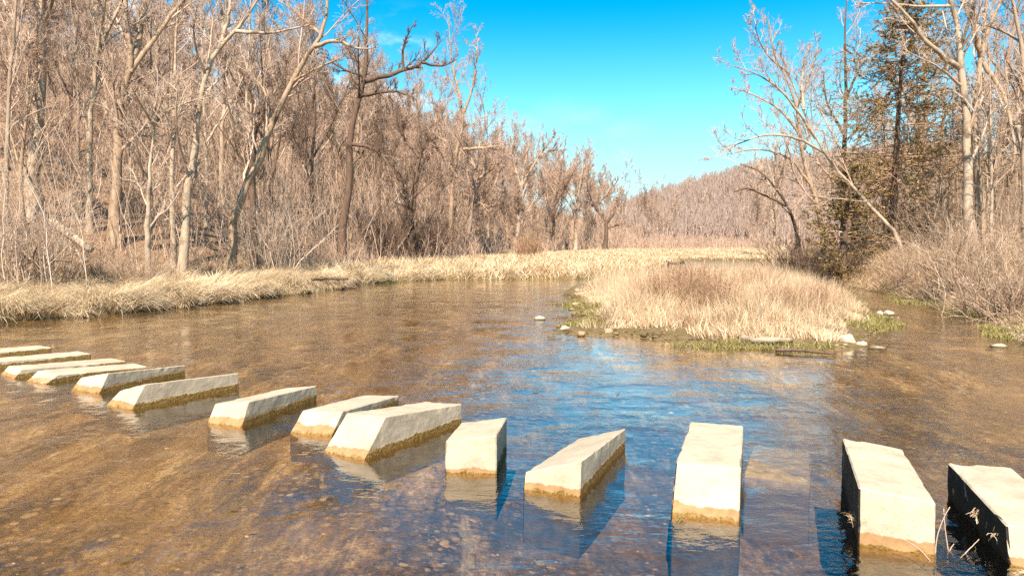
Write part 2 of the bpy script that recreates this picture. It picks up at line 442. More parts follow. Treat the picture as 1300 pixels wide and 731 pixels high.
# ------------------------------------------------------------------ stepping stones
BLOCKS = [
 # X, Y, th, w, L, zt, n, roll, pitch
 (-9.35, 12.0, .66, .50, 1.55, .09, .12, 0, -.03, 'thin far end concrete stepping stone cut by the left edge, last of the line'),
 (-8.25, 11.3, .66, .51, 1.55, .09, .12, .01, -.03, 'low concrete stepping stone at the left edge, second from the far end of the line'),
 (-7.346, 10.641, .683, .524, 1.559, .09, .11, .018, -.046, 'long low concrete stepping stone with bright flat top, third from the far left end'),
 (-6.627, 10.164, .495, .454, 1.638, .07, .18, -.052, -.081, 'low bright topped concrete stepping stone tucked behind a tilted grey flanked one'),
 (-5.591, 9.559, .375, .509, 1.454, .15, .152, .188, -.079, 'tilted concrete stepping stone with grey flank and dark ragged crust, fifth from far left'),
 (-4.677, 8.671, .546, .515, 1.519, .18, .18, .253, -.055, 'most strongly rolled concrete stepping stone, mottled grey flank over an ochre algae edge'),
 (-3.1, 7.839, .324, .452, 1.419, .186, .133, .131, -.055, 'concrete stepping stone with shadowed brown flank standing alone left of the close pair'),
 (-2.069, 7.461, .3, .482, 1.57, .149, .237, .059, -.079, 'concrete stepping stone half hidden behind the larger block of the close pair'),
 (-1.561, 6.709, .534, .498, 1.571, .274, .314, .063, -.099, 'large wedge nosed concrete stepping stone in front of the close pair, golden algae flank'),
 (-.354, 6.204, .102, .445, .808, .283, .018, .142, -.05, 'short stubby concrete stepping stone with a black right side, left of the blue reflection'),
 (.307, 5.718, .385, .475, 1.515, .152, .038, .305, -.066, 'concrete stepping stone sunk to its left and pointing away right, in the blue reflection'),
 (1.38, 5.182, .316, .476, 1.654, .294, .342, .004, -.001, 'square set bright concrete stepping stone with clear mirror image at its foot'),
 (2.474, 4.643, .349, .448, 1.421, .338, .039, -.105, -.019, 'tall concrete stepping stone with black left side and dry twigs at its right corner'),
 (3.258, 4.353, .263, .432, 1.26, .247, .082, -.008, .037, 'concrete stepping stone cut by the right edge with left side blackened by moss and painted shade'),
]
def block_mesh(q, seed, low=-.80):
    X, Y, th, w, L, zt, n, ro, pi_ = q
    u = np.array([math.sin(th), math.cos(th)]); r = np.array([u[1], -u[0]])
    top = lambda a, b: zt + a * math.tan(ro) + (b - L / 2) * math.tan(pi_)
    def Pt(a, b, z): return (X + r[0] * a + u[0] * b, Y + r[1] * a + u[1] * b, z)
    bm = bmesh.new(); hw = w / 2
    nose = max(n, .02)
    prof = []
    for a in (-hw, hw):
        prof.append([bm.verts.new(Pt(a, -.02, low)), bm.verts.new(Pt(a, 0, 0.0)), bm.verts.new(Pt(a, nose, top(a, nose))),
                     bm.verts.new(Pt(a, L, top(a, L))), bm.verts.new(Pt(a, L + .01, low))])
    A, B = prof
    for i in range(4): bm.faces.new((A[i], A[i + 1], B[i + 1], B[i]))
    bm.faces.new((A[4], A[0], B[0], B[4]))
    for Q, fl in ((A, False), (B, True)):
        # flank split into two quads + one tri for a clean grid
        v = bm.verts.new(((Q[0].co + Q[4].co) / 2)[:])
        f = [(Q[0], Q[1], Q[2], v), (v, Q[2], Q[3], Q[4])]
        for g in f: bm.faces.new(g if fl else g[::-1])
    bmesh.ops.remove_doubles(bm, verts=bm.verts, dist=1e-5)
    bmesh.ops.recalc_face_normals(bm, faces=bm.faces)
    es = [e for e in bm.edges if len(e.link_faces) == 2 and e.calc_face_angle(0) > .3]
    bmesh.ops.bevel(bm, geom=es, offset=.011, segments=1, affect='EDGES', profile=.5, clamp_overlap=True)
    for _ in range(3):
        long_ = [e for e in bm.edges if e.calc_length() > .09]
        bmesh.ops.subdivide_edges(bm, edges=long_, cuts=2 if _ < 2 else 1, use_grid_fill=True)
    bmesh.ops.triangulate(bm, faces=bm.faces)
    bm.normal_update()
    sharp = {}
    for v in bm.verts:
        k = max([e.calc_face_angle(0) for e in v.link_edges if len(e.link_faces) == 2] or [0])
        p = v.co + Vector((seed * 3.1, 0, 0))
        d = .004 * mnoise.noise(p * 5) + .0025 * mnoise.noise(p * 17)
        if k > .25:
            c = mnoise.noise(p * 9) + .5 * mnoise.noise(p * 26)
            if c > .2: d -= .022 * (c - .2)
        sharp[v] = d
    for v, d in sharp.items(): v.co += v.normal * d
    me = bpy.data.meshes.new('stepping_stone'); bm.to_mesh(me); bm.free()
    return me
for i, b in enumerate(BLOCKS):
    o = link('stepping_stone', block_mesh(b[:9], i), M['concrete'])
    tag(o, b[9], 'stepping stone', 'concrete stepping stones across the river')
# the drowned one
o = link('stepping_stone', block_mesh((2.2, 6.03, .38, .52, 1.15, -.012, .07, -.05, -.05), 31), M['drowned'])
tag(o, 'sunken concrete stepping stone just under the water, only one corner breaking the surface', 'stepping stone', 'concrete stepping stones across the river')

# ------------------------------------------------------------------ rocks
def rock_mesh(sx, sy, sz, seed, sub=3):
    bm = bmesh.new(); bmesh.ops.create_icosphere(bm, subdivisions=sub, radius=1)
    for v in bm.verts:
        p = v.co.copy()
        k = 1 + .35 * mnoise.noise(p * 1.1 + Vector((seed * 5.3, 1, 2))) + .14 * mnoise.noise(p * 2.7 + Vector((seed, 7, 2)))
        v.co = Vector((p.x * sx * k, p.y * sy * k, max(p.z, -.6) * sz * k))
    for f in bm.faces: f.smooth = True
    me = bpy.data.meshes.new('rock'); bm.to_mesh(me); bm.free()
    return me
ROCKS = [
 (685, 406, 13, 8, 'p', 'rounded pale boulder standing alone in the water left of the grassy island'),
 (727, 394, 8, 5, 'b', 'small brown stone at the upper left shore of the island'),
 (733, 389, 12, 6, 'b', 'dark flat stone on the mossy left shore of the island'),
 (717, 420, 10, 6, 'p', 'pale flat stone left of the bright green tuft on the island tip'),
 (700, 428, 10, 4, 'p', 'thin pale slab at the waterline of the island tip'),
 (738, 427, 8, 7, 'b', 'reddish pointed stone at the waterline below the green tuft'),
 (773, 425, 11, 8, 'b', 'dark reddish stone at the water edge with its own reflection'),
 (784, 418, 10, 7, 'p', 'pale squarish stone on the island front among straw'),
 (808, 418, 9, 6, 'p', 'small pale stone beside the squarish one under leaning straw'),
 (880, 439, 16, 5, 'p', 'flat pale stone on the wet front shore of the island'),
 (897, 442, 9, 5, 'b', 'small brown stone at the very front of the island shore'),
 (953, 421, 16, 7, 'p', 'pale rounded stone half buried in straw on the island front'),
 (980, 428, 17, 8, 'p', 'long pale stone right of the buried rounded one, above green moss'),
 (1000, 447, 8, 5, 'b', 'dark wet stone just off the island front'),
 (1062, 436, 12, 8, 'p', 'pale stone at the left of the trio on the island right corner'),
 (1078, 438, 18, 13, 'p', 'largest pale pointed stone of the trio on the island right corner'),
 (1096, 440, 16, 10, 'p', 'pale stone at the right end of the island corner trio'),
 (1117, 443, 18, 6, 'p', 'low pale stone lying in water just off the island corner'),
 (1130, 400, 14, 9, 'p', 'smooth round stone off the green patch in the side channel'),
 (1118, 402, 7, 6, 'p', 'small pale stone touching the green patch by the side channel'),
 (1160, 450, 9, 4, 'b', 'small dark stone breaking the riffle of the side channel'),
 (1270, 441, 20, 7, 'p', 'pale stone at the foot of the right bank by green moss'),
 (402, 604, 9, 7, 'p', 'small pointed cream stone poking out of shallow water below the close pair'),
 (1043, 489, 14, 4, 'p', 'low pale stone awash in water beyond the sunken block'),
 (1272, 427, 9, 7, 'b', 'brown stone under the mossy edge of the right bank'),
 (668, 392, 6, 3, 'b', 'tiny dark stone in midstream above the lone boulder'),
 (508, 429, 12, 3, 'p', 'flat pale slab barely awash in mid river'),
 (596, 556, 10, 4, 'b', 'dark flat stone under the surface beside the stubby block'),
]
for i, (px, py, wp, hp, k, lab) in enumerate(ROCKS):
    p = onz(px, py, 0); D = p[1]
    z = max(tz(p[0], p[1]), -.02)
    s = wp / FPX * D / 2 * 1.1; hh = hp / FPX * D * .62
    o = link('rock', rock_mesh(s, s * random.uniform(.7, 1.0), hh, i + 3), M['rock_pale' if k == 'p' else 'rock_brown'])
    o.location = (p[0], p[1] + s * .5, z + hh * .18); o.rotation_euler.z = random.uniform(-.4, .4)
    tag(o, lab, 'rock', 'loose rocks in and beside the river')

# pebbles of the bed and shore: stuff
def ico():
    bm = bmesh.new(); bmesh.ops.create_icosphere(bm, subdivisions=1, radius=1)
    v = np.array([x.co[:] for x in bm.verts]); f = np.array([[w.index for w in t.verts] for t in bm.faces]); bm.free(); return v, f
IV, IF = ico()
def pebbles(name, x, y, zoff, smin, smax, mat, flat=.5):
    n = len(x); z = terrain(x, y)
    s = smin * (smax / smin) ** (rng.random(n) ** 2.2)
    dx = IV[None] * (1 + .35 * (rng.random((n, len(IV), 1)) - .5))
    sc = np.stack([s * (.8 + .6 * rng.random(n)), s * (.8 + .9 * rng.random(n)), s * flat * (.6 + .7 * rng.random(n))], -1)
    a = rng.random(n) * 6.28
    V = dx * sc[:, None, :]
    c, sn_ = np.cos(a)[:, None], np.sin(a)[:, None]
    X = V[..., 0] * c - V[..., 1] * sn_ + x[:, None]; Y = V[..., 0] * sn_ + V[..., 1] * c + y[:, None]
    Z = V[..., 2] + (z + zoff * s)[:, None]
    V = np.stack([X, Y, Z], -1)
    F = (IF[None] + (np.arange(n) * len(IV))[:, None, None])
    return link(name, mesh_np(name, V, None, F, smooth=True), mat)
n = 30000
yy = 3.8 + 22 * rng.random(n) ** 1.7; xx = (rng.random(n) * 1.7 - .85) * (yy * .95 + 1)
k = (terrain(xx, yy) < -.02); clump = fbm(xx * .8, yy * .4, 21, 3) + .35 * rng.random(n) > .06
tag(pebbles('pebbles', xx[k & clump], yy[k & clump], -.32, .008, .045, M['pebble']), 'small brown and tan stones covering the shallow river bed', 'pebbles', kind='stuff')
n = 9000
xx = 0.5 + 10 * rng.random(n); yy = 12.5 + 14 * rng.random(n)
si = sd(xx, yy, ISLAND); k = (si > -.35) & (si < .55 * rng.random(n)) 
tag(pebbles('gravel', xx[k], yy[k], .2, .015, .07, M['pebble']), 'wet gravel along the front shore of the grassy island', 'gravel', kind='stuff')

# ------------------------------------------------------------------ grass
def blades(x, y, h, w, lean, az, droop, segs=3, z=None):
    n = len(x); z = terrain(x, y) - .01 if z is None else z
    base = np.stack([x, y, z], -1)
    d = np.stack([np.cos(az), np.sin(az), 0 * az], -1)
    fa = rng.random(n) * 6.283
    side = np.stack([np.cos(fa), np.sin(fa), 0 * fa], -1)
    pts = [base]; ang = lean.copy()
    for k_ in range(segs):
        st = (h / segs)[:, None]
        pts.append(pts[-1] + st * (np.sin(ang)[:, None] * d + np.cos(ang)[:, None] * np.array([0, 0, 1.])))
        ang = ang + droop
    P = np.stack(pts, 1)
    P[:, 1:, 2] = np.maximum(P[:, 1:, 2], (z + .03)[:, None] - .05)
    wk = w[:, None] * np.array([1, .85, .6, .0][:segs + 1] if segs == 3 else [1, .6, 0])[None]
    Lf = P - side[:, None] * wk[..., None] / 2; Rt = P + side[:, None] * wk[..., None] / 2
    nv = segs * 2 + 1
    V = np.empty((n, nv, 3))
    for k_ in range(segs): V[:, 2 * k_] = Lf[:, k_]; V[:, 2 * k_ + 1] = Rt[:, k_]
    V[:, -1] = P[:, -1]
    o = (np.arange(n) * nv)[:, None]
    q = np.concatenate([o + np.array([2 * k_, 2 * k_ + 1, 2 * k_ + 3, 2 * k_ + 2])[None] for k_ in range(segs - 1)], 0)
    t = o + np.array([2 * segs - 2, 2 * segs - 1, 2 * segs])[None]
    return V.reshape(-1, 3), q, t

def blade_obj(name, args, mat, label, cat):
    V, q, t = blades(*args)
    o = link(name, mesh_np(name, V, q, t), mat)
    return tag(o, label, cat, kind='stuff')

def samp(n, x0, x1, y0, y1, f):
    x = x0 + (x1 - x0) * rng.random(n); y = y0 + (y1 - y0) * rng.random(n)
    k = f(x, y); return x[k], y[k]
inview = lambda x, y, m=.76: np.abs(x) < y * m + 1

# left bank strip, lodged and spilling to the water
x, y = samp(420000, -19, 0, 12, 40, lambda x, y: (sd(x, y, LEFT) > -.02) & (sd(x, y, HILL) < .8 + 1.5 * vnoise(x * .6, y * .6, 2)) & inview(x, y) & (rng.random(len(x)) < np.clip(26 / y, .35, 1) ** 2))
n = len(x); sl = sd(x, y, LEFT); cl = vnoise(x * .9, y * .9, 31); cl2 = vnoise(x * 2.6, y * 2.6, 33)
h = (.42 + .8 * cl) * (.6 + .6 * rng.random(n)); az = -.55 + 2.2 * (vnoise(x * 1.3, y * 1.3, 35) - .5) * 2 + rng.normal(size=n) * .5
lean = .35 + .7 * cl2 + .35 * rng.random(n); droop = .25 + .45 * rng.random(n)
blade_obj('bank_grass', (x, y, h, .010 + .010 * rng.random(n), lean, az, droop), M['straw'], 'bleached straw grass lodged along the left river bank', 'grass')
print('bank', n)
# meadow behind: left land to the tree line
x, y = samp(420000, -9, 46, 34, 135, lambda x, y: (sd(x, y, LEFT) > -.02) & (sd(x, y, HILL) < 1.0) & inview(x, y, .36) & (rng.random(len(x)) < np.clip(42 / y, 0, 1) ** 1.3))
n = len(x); cl = vnoise(x * .5, y * .3, 41)
h = (.35 + .70 * cl) * (.5 + .7 * rng.random(n)) * np.interp(y, [38, 50, 70, 130], [.85, .6, .38, .36]) * (.45 + 1.0 * vnoise(x * .22, y * .22, 45)); az = rng.random(n) * 6.28
blade_obj('meadow_grass', (x, y, h, .014 + .0005 * y + .012 * rng.random(n), .2 + .9 * rng.random(n) * (.3 + vnoise(x * .7, y * .7, 43)), az, .1 + .4 * rng.random(n)), M['meadow'], 'pale dry meadow grass stretching to the far tree line', 'grass')
print('meadow', n)
# island: upright straw
def isl(x, y):
    si = sd(x, y, ISLAND)
    return (si > .2 + .6 * vnoise(x * 1.2, y * 1.2, 51)) & (vnoise(x * 1.1, y * 1.1, 55) + .45 * vnoise(x * 4, y * 4, 56) > .56) & (rng.random(len(x)) < np.clip(20 / y, .3, 1) ** 1.2)
x, y = samp(330000, 1, 15.5, 13, 42, isl)
n = len(x); si = sd(x, y, ISLAND); cl = vnoise(x * .8, y * .8, 53); cl2 = vnoise(x * 2.4, y * 2.4, 54); cl3 = vnoise(x * 1.5, y * 1.5, 57)
edge = sstep((si - .1) / 2.0) * (.45 + .55 * sstep((x - 2.2) / 2.0)) 
h = (.24 + .95 * cl ** 1.6 + .6 * cl2 ** 2) * (.45 + .75 * rng.random(n)) * (.35 + .65 * edge) * np.interp(y, [13, 19, 28, 38], [.72, .78, .55, .38]) * np.interp(x / y, [.22, .33], [1, .8])
az = 6.28 * 2 * vnoise(x * .7, y * .7, 58) + rng.normal(size=n) * 1.0
lean = .05 + .30 * np.abs(rng.normal(size=n)) + .8 * sstep((cl3 - .5) / .2) * rng.random(n); droop = .05 + .45 * rng.random(n)
A1 = blades(x, y, h, .007 + .009 * rng.random(n), lean, az, droop)
k = (rng.random(n) < .20) & (edge > .25); m = int(k.sum())   # stiff seed stalks standing above the rest
A2 = blades(x[k], y[k], h[k] * .8 + .25 + .30 * rng.random(m), np.full(m, .006), np.abs(rng.normal(size=m)) * .55, rng.random(m) * 6.28, .12 * rng.normal(size=m))
o_ = len(A1[0])
tag(link('island_grass', mesh_np('island_grass', np.concatenate([A1[0], A2[0]]), np.concatenate([A1[1], A2[1] + o_]), np.concatenate([A1[2], A2[2] + o_])), M['straw_warm']),
    'tall straw coloured grass covering the low river island', 'grass', kind='stuff')
print('island', n)
# right bank grass
x, y = samp(160000, 8, 22, 10, 46, lambda x, y: (sd(x, y, RIGHT) > .1) & (sd(x, y, RIGHT) < 3.8) & inview(x, y) & (vnoise(x * .9, y * .9, 61) > .22))
n = len(x); az = math.pi + .6 * rng.normal(size=n) + .5
h = (.25 + .4 * vnoise(x, y, 63)) * (.6 + .6 * rng.random(n))
blade_obj('bank_grass', (x, y, h, .009 + .009 * rng.random(n), .5 + .7 * rng.random(n), az, .3 + .4 * rng.random(n)), M['straw_warm'], 'matted tan grass hanging over the right bank', 'grass')
# green growth at the water's edge
GREEN = [(740, 412, .55, .30), (735, 383, .7, .35), (775, 398, .9, .5), (800, 405, .9, .5), (900, 434, .8, .12), (960, 437, 1.0, .14), (1010, 439, .7, .10), (1105, 405, .75, .9), (1095, 412, .5, .5),
         (1288, 424, .45, .6), (1160, 381, .5, .5), (1145, 377, .4, .5), (1222, 395, .45, .4), (1252, 399, .4, .4), (1276, 415, .4, .6), (478, 356, 1.2, .6), (740, 388, .6, .4)]
gxs, gys = [], []
for px, py, rx, ry in GREEN:
    p = onz(px, py, .08); m = int(2600 * rx * ry) + 250
    a = rng.random(m) * 6.283; r_ = np.sqrt(rng.random(m)) * (.75 + .5 * vnoise(np.cos(a) * 2 + px, np.sin(a) * 2, 3))
    gxs.append(p[0] + np.cos(a) * r_ * rx); gys.append(p[1] + np.sin(a) * r_ * ry * 1.3)
x = np.concatenate(gxs); y = np.concatenate(gys); n = len(x)
blade_obj('green_grass', (x, y, .05 + .13 * rng.random(n), .008 + .008 * rng.random(n), .2 + .5 * rng.random(n), rng.random(n) * 6.28, .2 + .3 * rng.random(n), 3, np.maximum(terrain(x, y), -.02)), M['green'], 'fresh green grass and moss in patches along the shores', 'grass')

# ------------------------------------------------------------------ brush
def stems(x, y, h, lean, az, wander, r, segs=5, z=None):
    n = len(x); z = terrain(x, y) - .05 if z is None else z
    p = np.stack([x, y, z], -1)
    d = norm(np.stack([np.cos(az) * np.sin(lean), np.sin(az) * np.sin(lean), np.cos(lean)], -1))
    pts = [p]
    for k_ in range(segs):
        d = norm(d + wander * rng.normal(size=(n, 3))); pts.append(pts[-1] + d * (h / segs)[:, None])
    P = np.stack(pts, 1); R = r[:, None] * np.linspace(1, .4, segs + 1)[None]
    return P, R
def brush_obj(name, sets, mat, label, cat, kind='stuff'):
    v, q = join([tubes(P, R, 3) for P, R in sets])
    return tag(link(name, mesh_np(name, v, q), mat), label, cat, kind=kind)

# left slope saplings and tangle
def left_brush(n, tmin, tmax, hmin, hmax, rbase, nb, lab):
    x, y = samp(n, -75, 24, 12, 120, lambda x, y: (lambda t: (t > tmin) & (t < tmax) & inview(x, y, .78))(sd(x, y, HILL)) & (rng.random(len(x)) < np.clip(34 / y, .1, 1) ** .9))
    m = len(x); f = y / 30
    P, R = stems(x, y, hmin + (hmax - hmin) * rng.random(m) ** 1.6, np.abs(rng.normal(size=m)) * .28, rng.random(m) * 6.28, .16, rbase * (.6 + .8 * rng.random(m)) * np.maximum(f, .8) ** .7)
    B = grow(P, R, nb, .25, 1, .6, .42, 3, .12, .2, .6, .0035)
    print(lab, m)
    return [(P, R), B]
sets = left_brush(34000, 0, 60, 1.4, 6.5, .013, 7, 'saplings')
tang = left_brush(90000, -1.0, 16, .35, 1.6, .006, 5, 'tangle')
brush_obj('undergrowth', sets + tang, M['brush'], 'dense leafless saplings and brush covering the left hillside', 'undergrowth')
# right bank brambles
x, y = samp(17000, 9, 46, 12, 70, lambda x, y: (sd(x, y, RIGHT) > 1.5 + 1.0 * vnoise(x * .5, y * .5, 72)) & (sd(x, y, RIGHT) < 18) & inview(x, y, .8) & (vnoise(x * .8, y * .8, 71) > .22))
m = len(x); sr = sd(x, y, RIGHT)
P, R = stems(x, y, (.6 + 1.5 * rng.random(m)) * (.5 + .95 * sstep((sr - .3) / 3)), .3 + .5 * rng.random(m), rng.random(m) * 6.28, .25, .007 + .005 * rng.random(m))
B = grow(P, R, 5, .2, 1, .7, .45, 3, .05, .25, .6, .0032)
x, y = samp(2600, 10, 60, 14, 90, lambda x, y: (sd(x, y, RIGHT) > 3) & inview(x, y, .8))
m = len(x)
P2, R2 = stems(x, y, 1.8 + 3.0 * rng.random(m) ** 1.5, .2 * np.abs(rng.normal(size=m)), rng.random(m) * 6.28, .15, .012 + .01 * rng.random(m))
B2 = grow(P2, R2, 7, .2, 1, .6, .4, 3, .1, .2, .6, .004)
brush_obj('undergrowth', [(P, R), B, (P2, R2), B2], M['bramble'], 'tangled leafless brush covering the right bank', 'undergrowth')
# meadow edge brush in front of the far trees
x, y = samp(9000, -12, 60, 45, 160, lambda x, y: (np.abs(sd(x, y, HILL) - 1) < 3.5) & inview(x, y, .42))
m = len(x)
P, R = stems(x, y, .8 + 1.9 * rng.random(m), .3 * np.abs(rng.normal(size=m)), rng.random(m) * 6.28, .15, .012 + .0002 * y)
B = grow(P, R, 5, .2, 1, .6, .45, 3, .1, .2, .6, .008)
x, y = samp(3500, 14, 40, 66, 150, lambda x, y: (y > 100 + 12 * vnoise(x * .2, 0 * x, 5)))
m = len(x)
P2, R2 = stems(x, y, .8 + 2.6 * rng.random(m) * vnoise(x * .3, y * .3, 81) , .25 * np.abs(rng.normal(size=m)), rng.random(m) * 6.28, .15, .03 + .01 * rng.random(m))
B2 = grow(P2, R2, 7, .2, 1, .6, .45, 3, .1, .2, .6, .02)
brush_obj('undergrowth', [(P, R), B, (P2, R2), B2], M['twig_rose'], 'rosy brown brush fringing the meadow below the far trees', 'undergrowth')

# ------------------------------------------------------------------ trees
def crown_levels(P, R, n1, len1, up=.25, ang=.75, t0=.25, twig=.0065, dens=1.0, absl=None, lv=4):
    out = []
    a = grow(P, R, n1, t0, 1, ang, len1, 6, up, .13, .42, twig * 2.2, absl=absl); out.append((a, 5))
    b = grow(*a, max(3, int(7 * dens)), .18, 1, .7, .50, 4, up * .6, .17, .6, twig * 1.4); out.append((b, 4))
    c = grow(*b, max(3, int(7 * dens)), .15, 1, .7, .55, 3, up * .4, .2, .6, twig); out.append((c, 3))
    if lv > 3:
        d = grow(*c, max(2, int(4 * dens)), .2, 1, .6, .6, 2, up * .3, .2, .7, twig * .75); out.append((d, 3))
    return [tubes(p[0], p[1], s) for p, s in out]

def tree_from(name, label, group, mains, bark, twigm, n1, len1, cat='tree', **kw):
    """mains: list of (points (k,3), r0, r1) in world space; the first is the trunk"""
    base = np.array(mains[0][0][0])
    P = np.stack([resample(m[0], 16) for m in mains]) - base
    R = np.stack([np.linspace(m[1], m[2], 16) for m in mains])
    jit = rng.normal(size=P.shape) * (R[:, :, None] * .22); jit[:, 0] = 0; P = P + jit
    hgt = np.linalg.norm(P[0] - P[0, 0], axis=1)
    R[0] *= 1 + .55 * np.exp(-hgt / (R[0, 0] * 2.2))
    root = empty(name, base)
    tag(root, label, cat, group)
    v, q = tubes(P, R, 9)
    link('trunk', mesh_np('trunk', v, q, smooth=True), bark, root)
    v, q = join(crown_levels(P, R, n1, len1, **kw))
    link('crown', mesh_np('crown', v, q), twigm, root)
    return root

def hero(label, Y, trunk, w0, w1, limbs=(), bark='bark_tan', tm='twig_tan', n1=10, len1=.3, group=None, dY=0, **kw):
    pts = [at(x, y, Y + dY * i / max(1, len(trunk) - 1)) for i, (x, y) in enumerate(trunk)]
    g = tz(pts[0][0], pts[0][1]) - .25
    if pts[0][2] > g + .3: pts = [np.array([pts[0][0] - .3 * (pts[1][0] - pts[0][0]), pts[0][1], g])] + pts
    else: pts[0][2] = g
    sc = Y / FPX / 2
    mains = [(pts, w0 * sc, w1 * sc * .45)]
    for l in limbs:
        lp, a, b = l[:3]; dy = l[3] if len(l) > 3 else random.uniform(-1.5, 1.5)
        mains.append(([at(x, y, Y + dy * i / max(1, len(lp) - 1)) for i, (x, y) in enumerate(lp)], a * sc, b * sc * .5))
    return tree_from('bare_tree', label, group or 'bare trees of the river valley', mains, M[bark], M[tm], n1, len1, **kw)

hero('thickest pale trunk at the far left, rising straight out of the picture', 27, [(42, 250), (47, 170), (50, 100), (54, 30), (57, -60), (60, -190)], 19, 8,
     [([(52, 45), (40, 20), (22, 2), (-10, -40)], 5, 2), ([(55, 30), (75, -20), (110, -80)], 5, 2)], 'bark_pale', 'twig_tan', 9, .26)
hero('slim twin stemmed grey tree at the left edge beside the thickest trunk', 25, [(8, 230), (11, 150), (13, 90), (18, 40), (22, -40), (20, -110)], 7, 3,
     [([(14, 80), (26, 20), (34, -50), (40, -100)], 5, 2)], 'bark_grey', 'twig_tan', 9, .3)
hero('slender whitish tree with kinked stem between the thickest trunk and the forked tree', 28, [(113, 250), (113, 190), (118, 120), (124, 70), (137, 38), (152, 8), (165, -40), (172, -100)], 9, 4,
     [([(122, 85), (128, 40), (134, 0), (140, -60)], 5, 2), ([(137, 38), (120, 12), (112, -30)], 4, 2)], 'bark_pale', 'twig_pale', 9, .28)
hero('big tan tree forking low into three rising stems above the left slope', 28, [(146, 280), (149, 200), (151, 145), (160, 100), (166, 80), (162, 40), (160, 0), (158, -80)], 15, 6,
     [([(163, 90), (176, 55), (184, 5), (190, -70)], 9, 4), ([(165, 92), (186, 62), (208, 32), (236, -4), (262, -40)], 8, 3, 1.5)], 'bark_tan', 'twig_tan', 10, .28)
hero('short knobbly pale tree with low spreading twigs left of the spotted tree', 26, [(188, 285), (190, 230), (194, 175), (197, 155)], 9, 5,
     [([(196, 160), (180, 135), (168, 112)], 4, 1.5), ([(197, 157), (215, 140), (245, 128), (270, 118)], 4, 1.5), ([(196, 160), (205, 130), (222, 100)], 4, 1.5)], 'bark_pale', 'twig_pale', 8, .4)
hero('straight narrow pale tree standing right behind the knobbly one', 29, [(219, 285), (219, 220), (221, 160), (222, 100), (224, 40), (230, -30)], 8, 3, (), 'bark_pale', 'twig_pale', 12, .25)
hero('spotted pale and dark tree arching right to the top of the picture', 27, [(234, 300), (238, 255), (247, 195), (252, 140), (262, 95), (278, 62), (300, 38), (318, 12), (335, -12)], 13, 6,
     [([(278, 62), (290, 20), (296, -40)], 6, 2), ([(300, 40), (340, 42), (375, 36), (405, 28)], 5, 2), ([(262, 95), (248, 60), (245, 20)], 4, 2)], 'bark_pale', 'twig_tan', 9, .3)
hero('brown tree leaning strongly right, its trunk rising from the bank in a long slant', 30, [(296, 285), (306, 250), (330, 200), (344, 160), (362, 122), (378, 92), (398, 60), (410, 40), (416, 10), (415, -40)], 13, 6,
     [([(398, 60), (425, 52), (455, 62), (480, 60)], 6, 2), ([(345, 160), (338, 120), (318, 95), (300, 84)], 4, 2), ([(372, 104), (400, 88), (440, 70)], 4, 2), ([(408, 44), (380, 20), (352, 0)], 5, 2)], 'bark_tan', 'twig_tan', 9, .3)
hero('dark upright stub of a tree behind the leaning brown one', 32, [(321, 280), (320, 220), (322, 170), (318, 120), (310, 80)], 11, 4, [([(321, 175), (332, 150), (338, 110)], 5, 2)], 'bark_dark', 'twig_dark', 10, .3)
hero('dark trunked tree with a long limb reaching right over the sky', 42, [(434, 310), (437, 280), (442, 225), (448, 160), (455, 125), (464, 100), (465, 60), (466, 10), (464, -40)], 12, 4,
     [([(463, 103), (482, 98), (505, 92), (535, 80), (562, 50)], 8, 2, 2), ([(458, 122), (478, 118), (505, 117), (525, 124)], 6, 2, -2), ([(446, 183), (468, 187), (487, 200), (500, 222), (508, 240)], 5, 2, -2),
      ([(535, 80), (560, 84), (580, 76)], 4, 1.5), ([(512, 90), (512, 60), (525, 30)], 4, 1.5), ([(464, 98), (430, 85), (400, 60)], 4, 1.5)], 'bark_dark', 'twig_dark', 9, .26)
hero('tall slim rosy tree whose feathery top stands against the blue sky', 58, [(570, 315), (574, 250), (580, 190), (588, 155), (580, 110), (572, 70), (570, 20)], 7, 2,
     [([(586, 150), (600, 110), (606, 60), (603, 40)], 4, 1.2), ([(574, 215), (556, 160), (548, 120)], 4, 1.2), ([(588, 190), (615, 188), (640, 184)], 5, 2, -1), ([(580, 225), (560, 195), (545, 170)], 4, 1.5)], 'bark_tan', 'twig_rose', 14, .24, twig=.010)
hero('dark crooked tree with broken top beside the slim rosy tree', 50, [(520, 320), (524, 270), (530, 215), (536, 185), (533, 160)], 8, 4, [([(534, 195), (545, 180), (556, 176)], 4, 2), ([(525, 265), (505, 225), (495, 190)], 5, 2), ([(532, 200), (510, 170), (500, 130)], 4, 1.5)], 'bark_dark', 'twig_dark', 12, .35, twig=.009)
hero('rosy spreading tree right of the feathery topped one with a dark level limb', 64, [(592, 320), (600, 260), (604, 215), (612, 180), (616, 150), (610, 120)], 6, 2,
     [([(602, 230), (625, 215), (640, 200)], 4, 1.5), ([(604, 215), (590, 180), (584, 150)], 4, 1.5), ([(600, 255), (625, 262), (640, 240)], 4, 1.5)], 'bark_grey', 'twig_rose', 14, .3, twig=.011)
hero('tree with one straight pale trunk and fan shaped crown at the meadow edge', 82, [(655, 322), (658, 285), (661, 255), (664, 225), (668, 200), (672, 178)], 6.5, 2,
     [([(663, 235), (680, 205), (697, 180), (705, 168)], 3.5, 1.2), ([(662, 240), (652, 205), (652, 175)], 3.5, 1.2), ([(666, 215), (690, 195), (715, 190)], 3, 1.2)], 'bark_pale', 'twig_rose', 14, .3, twig=.013)
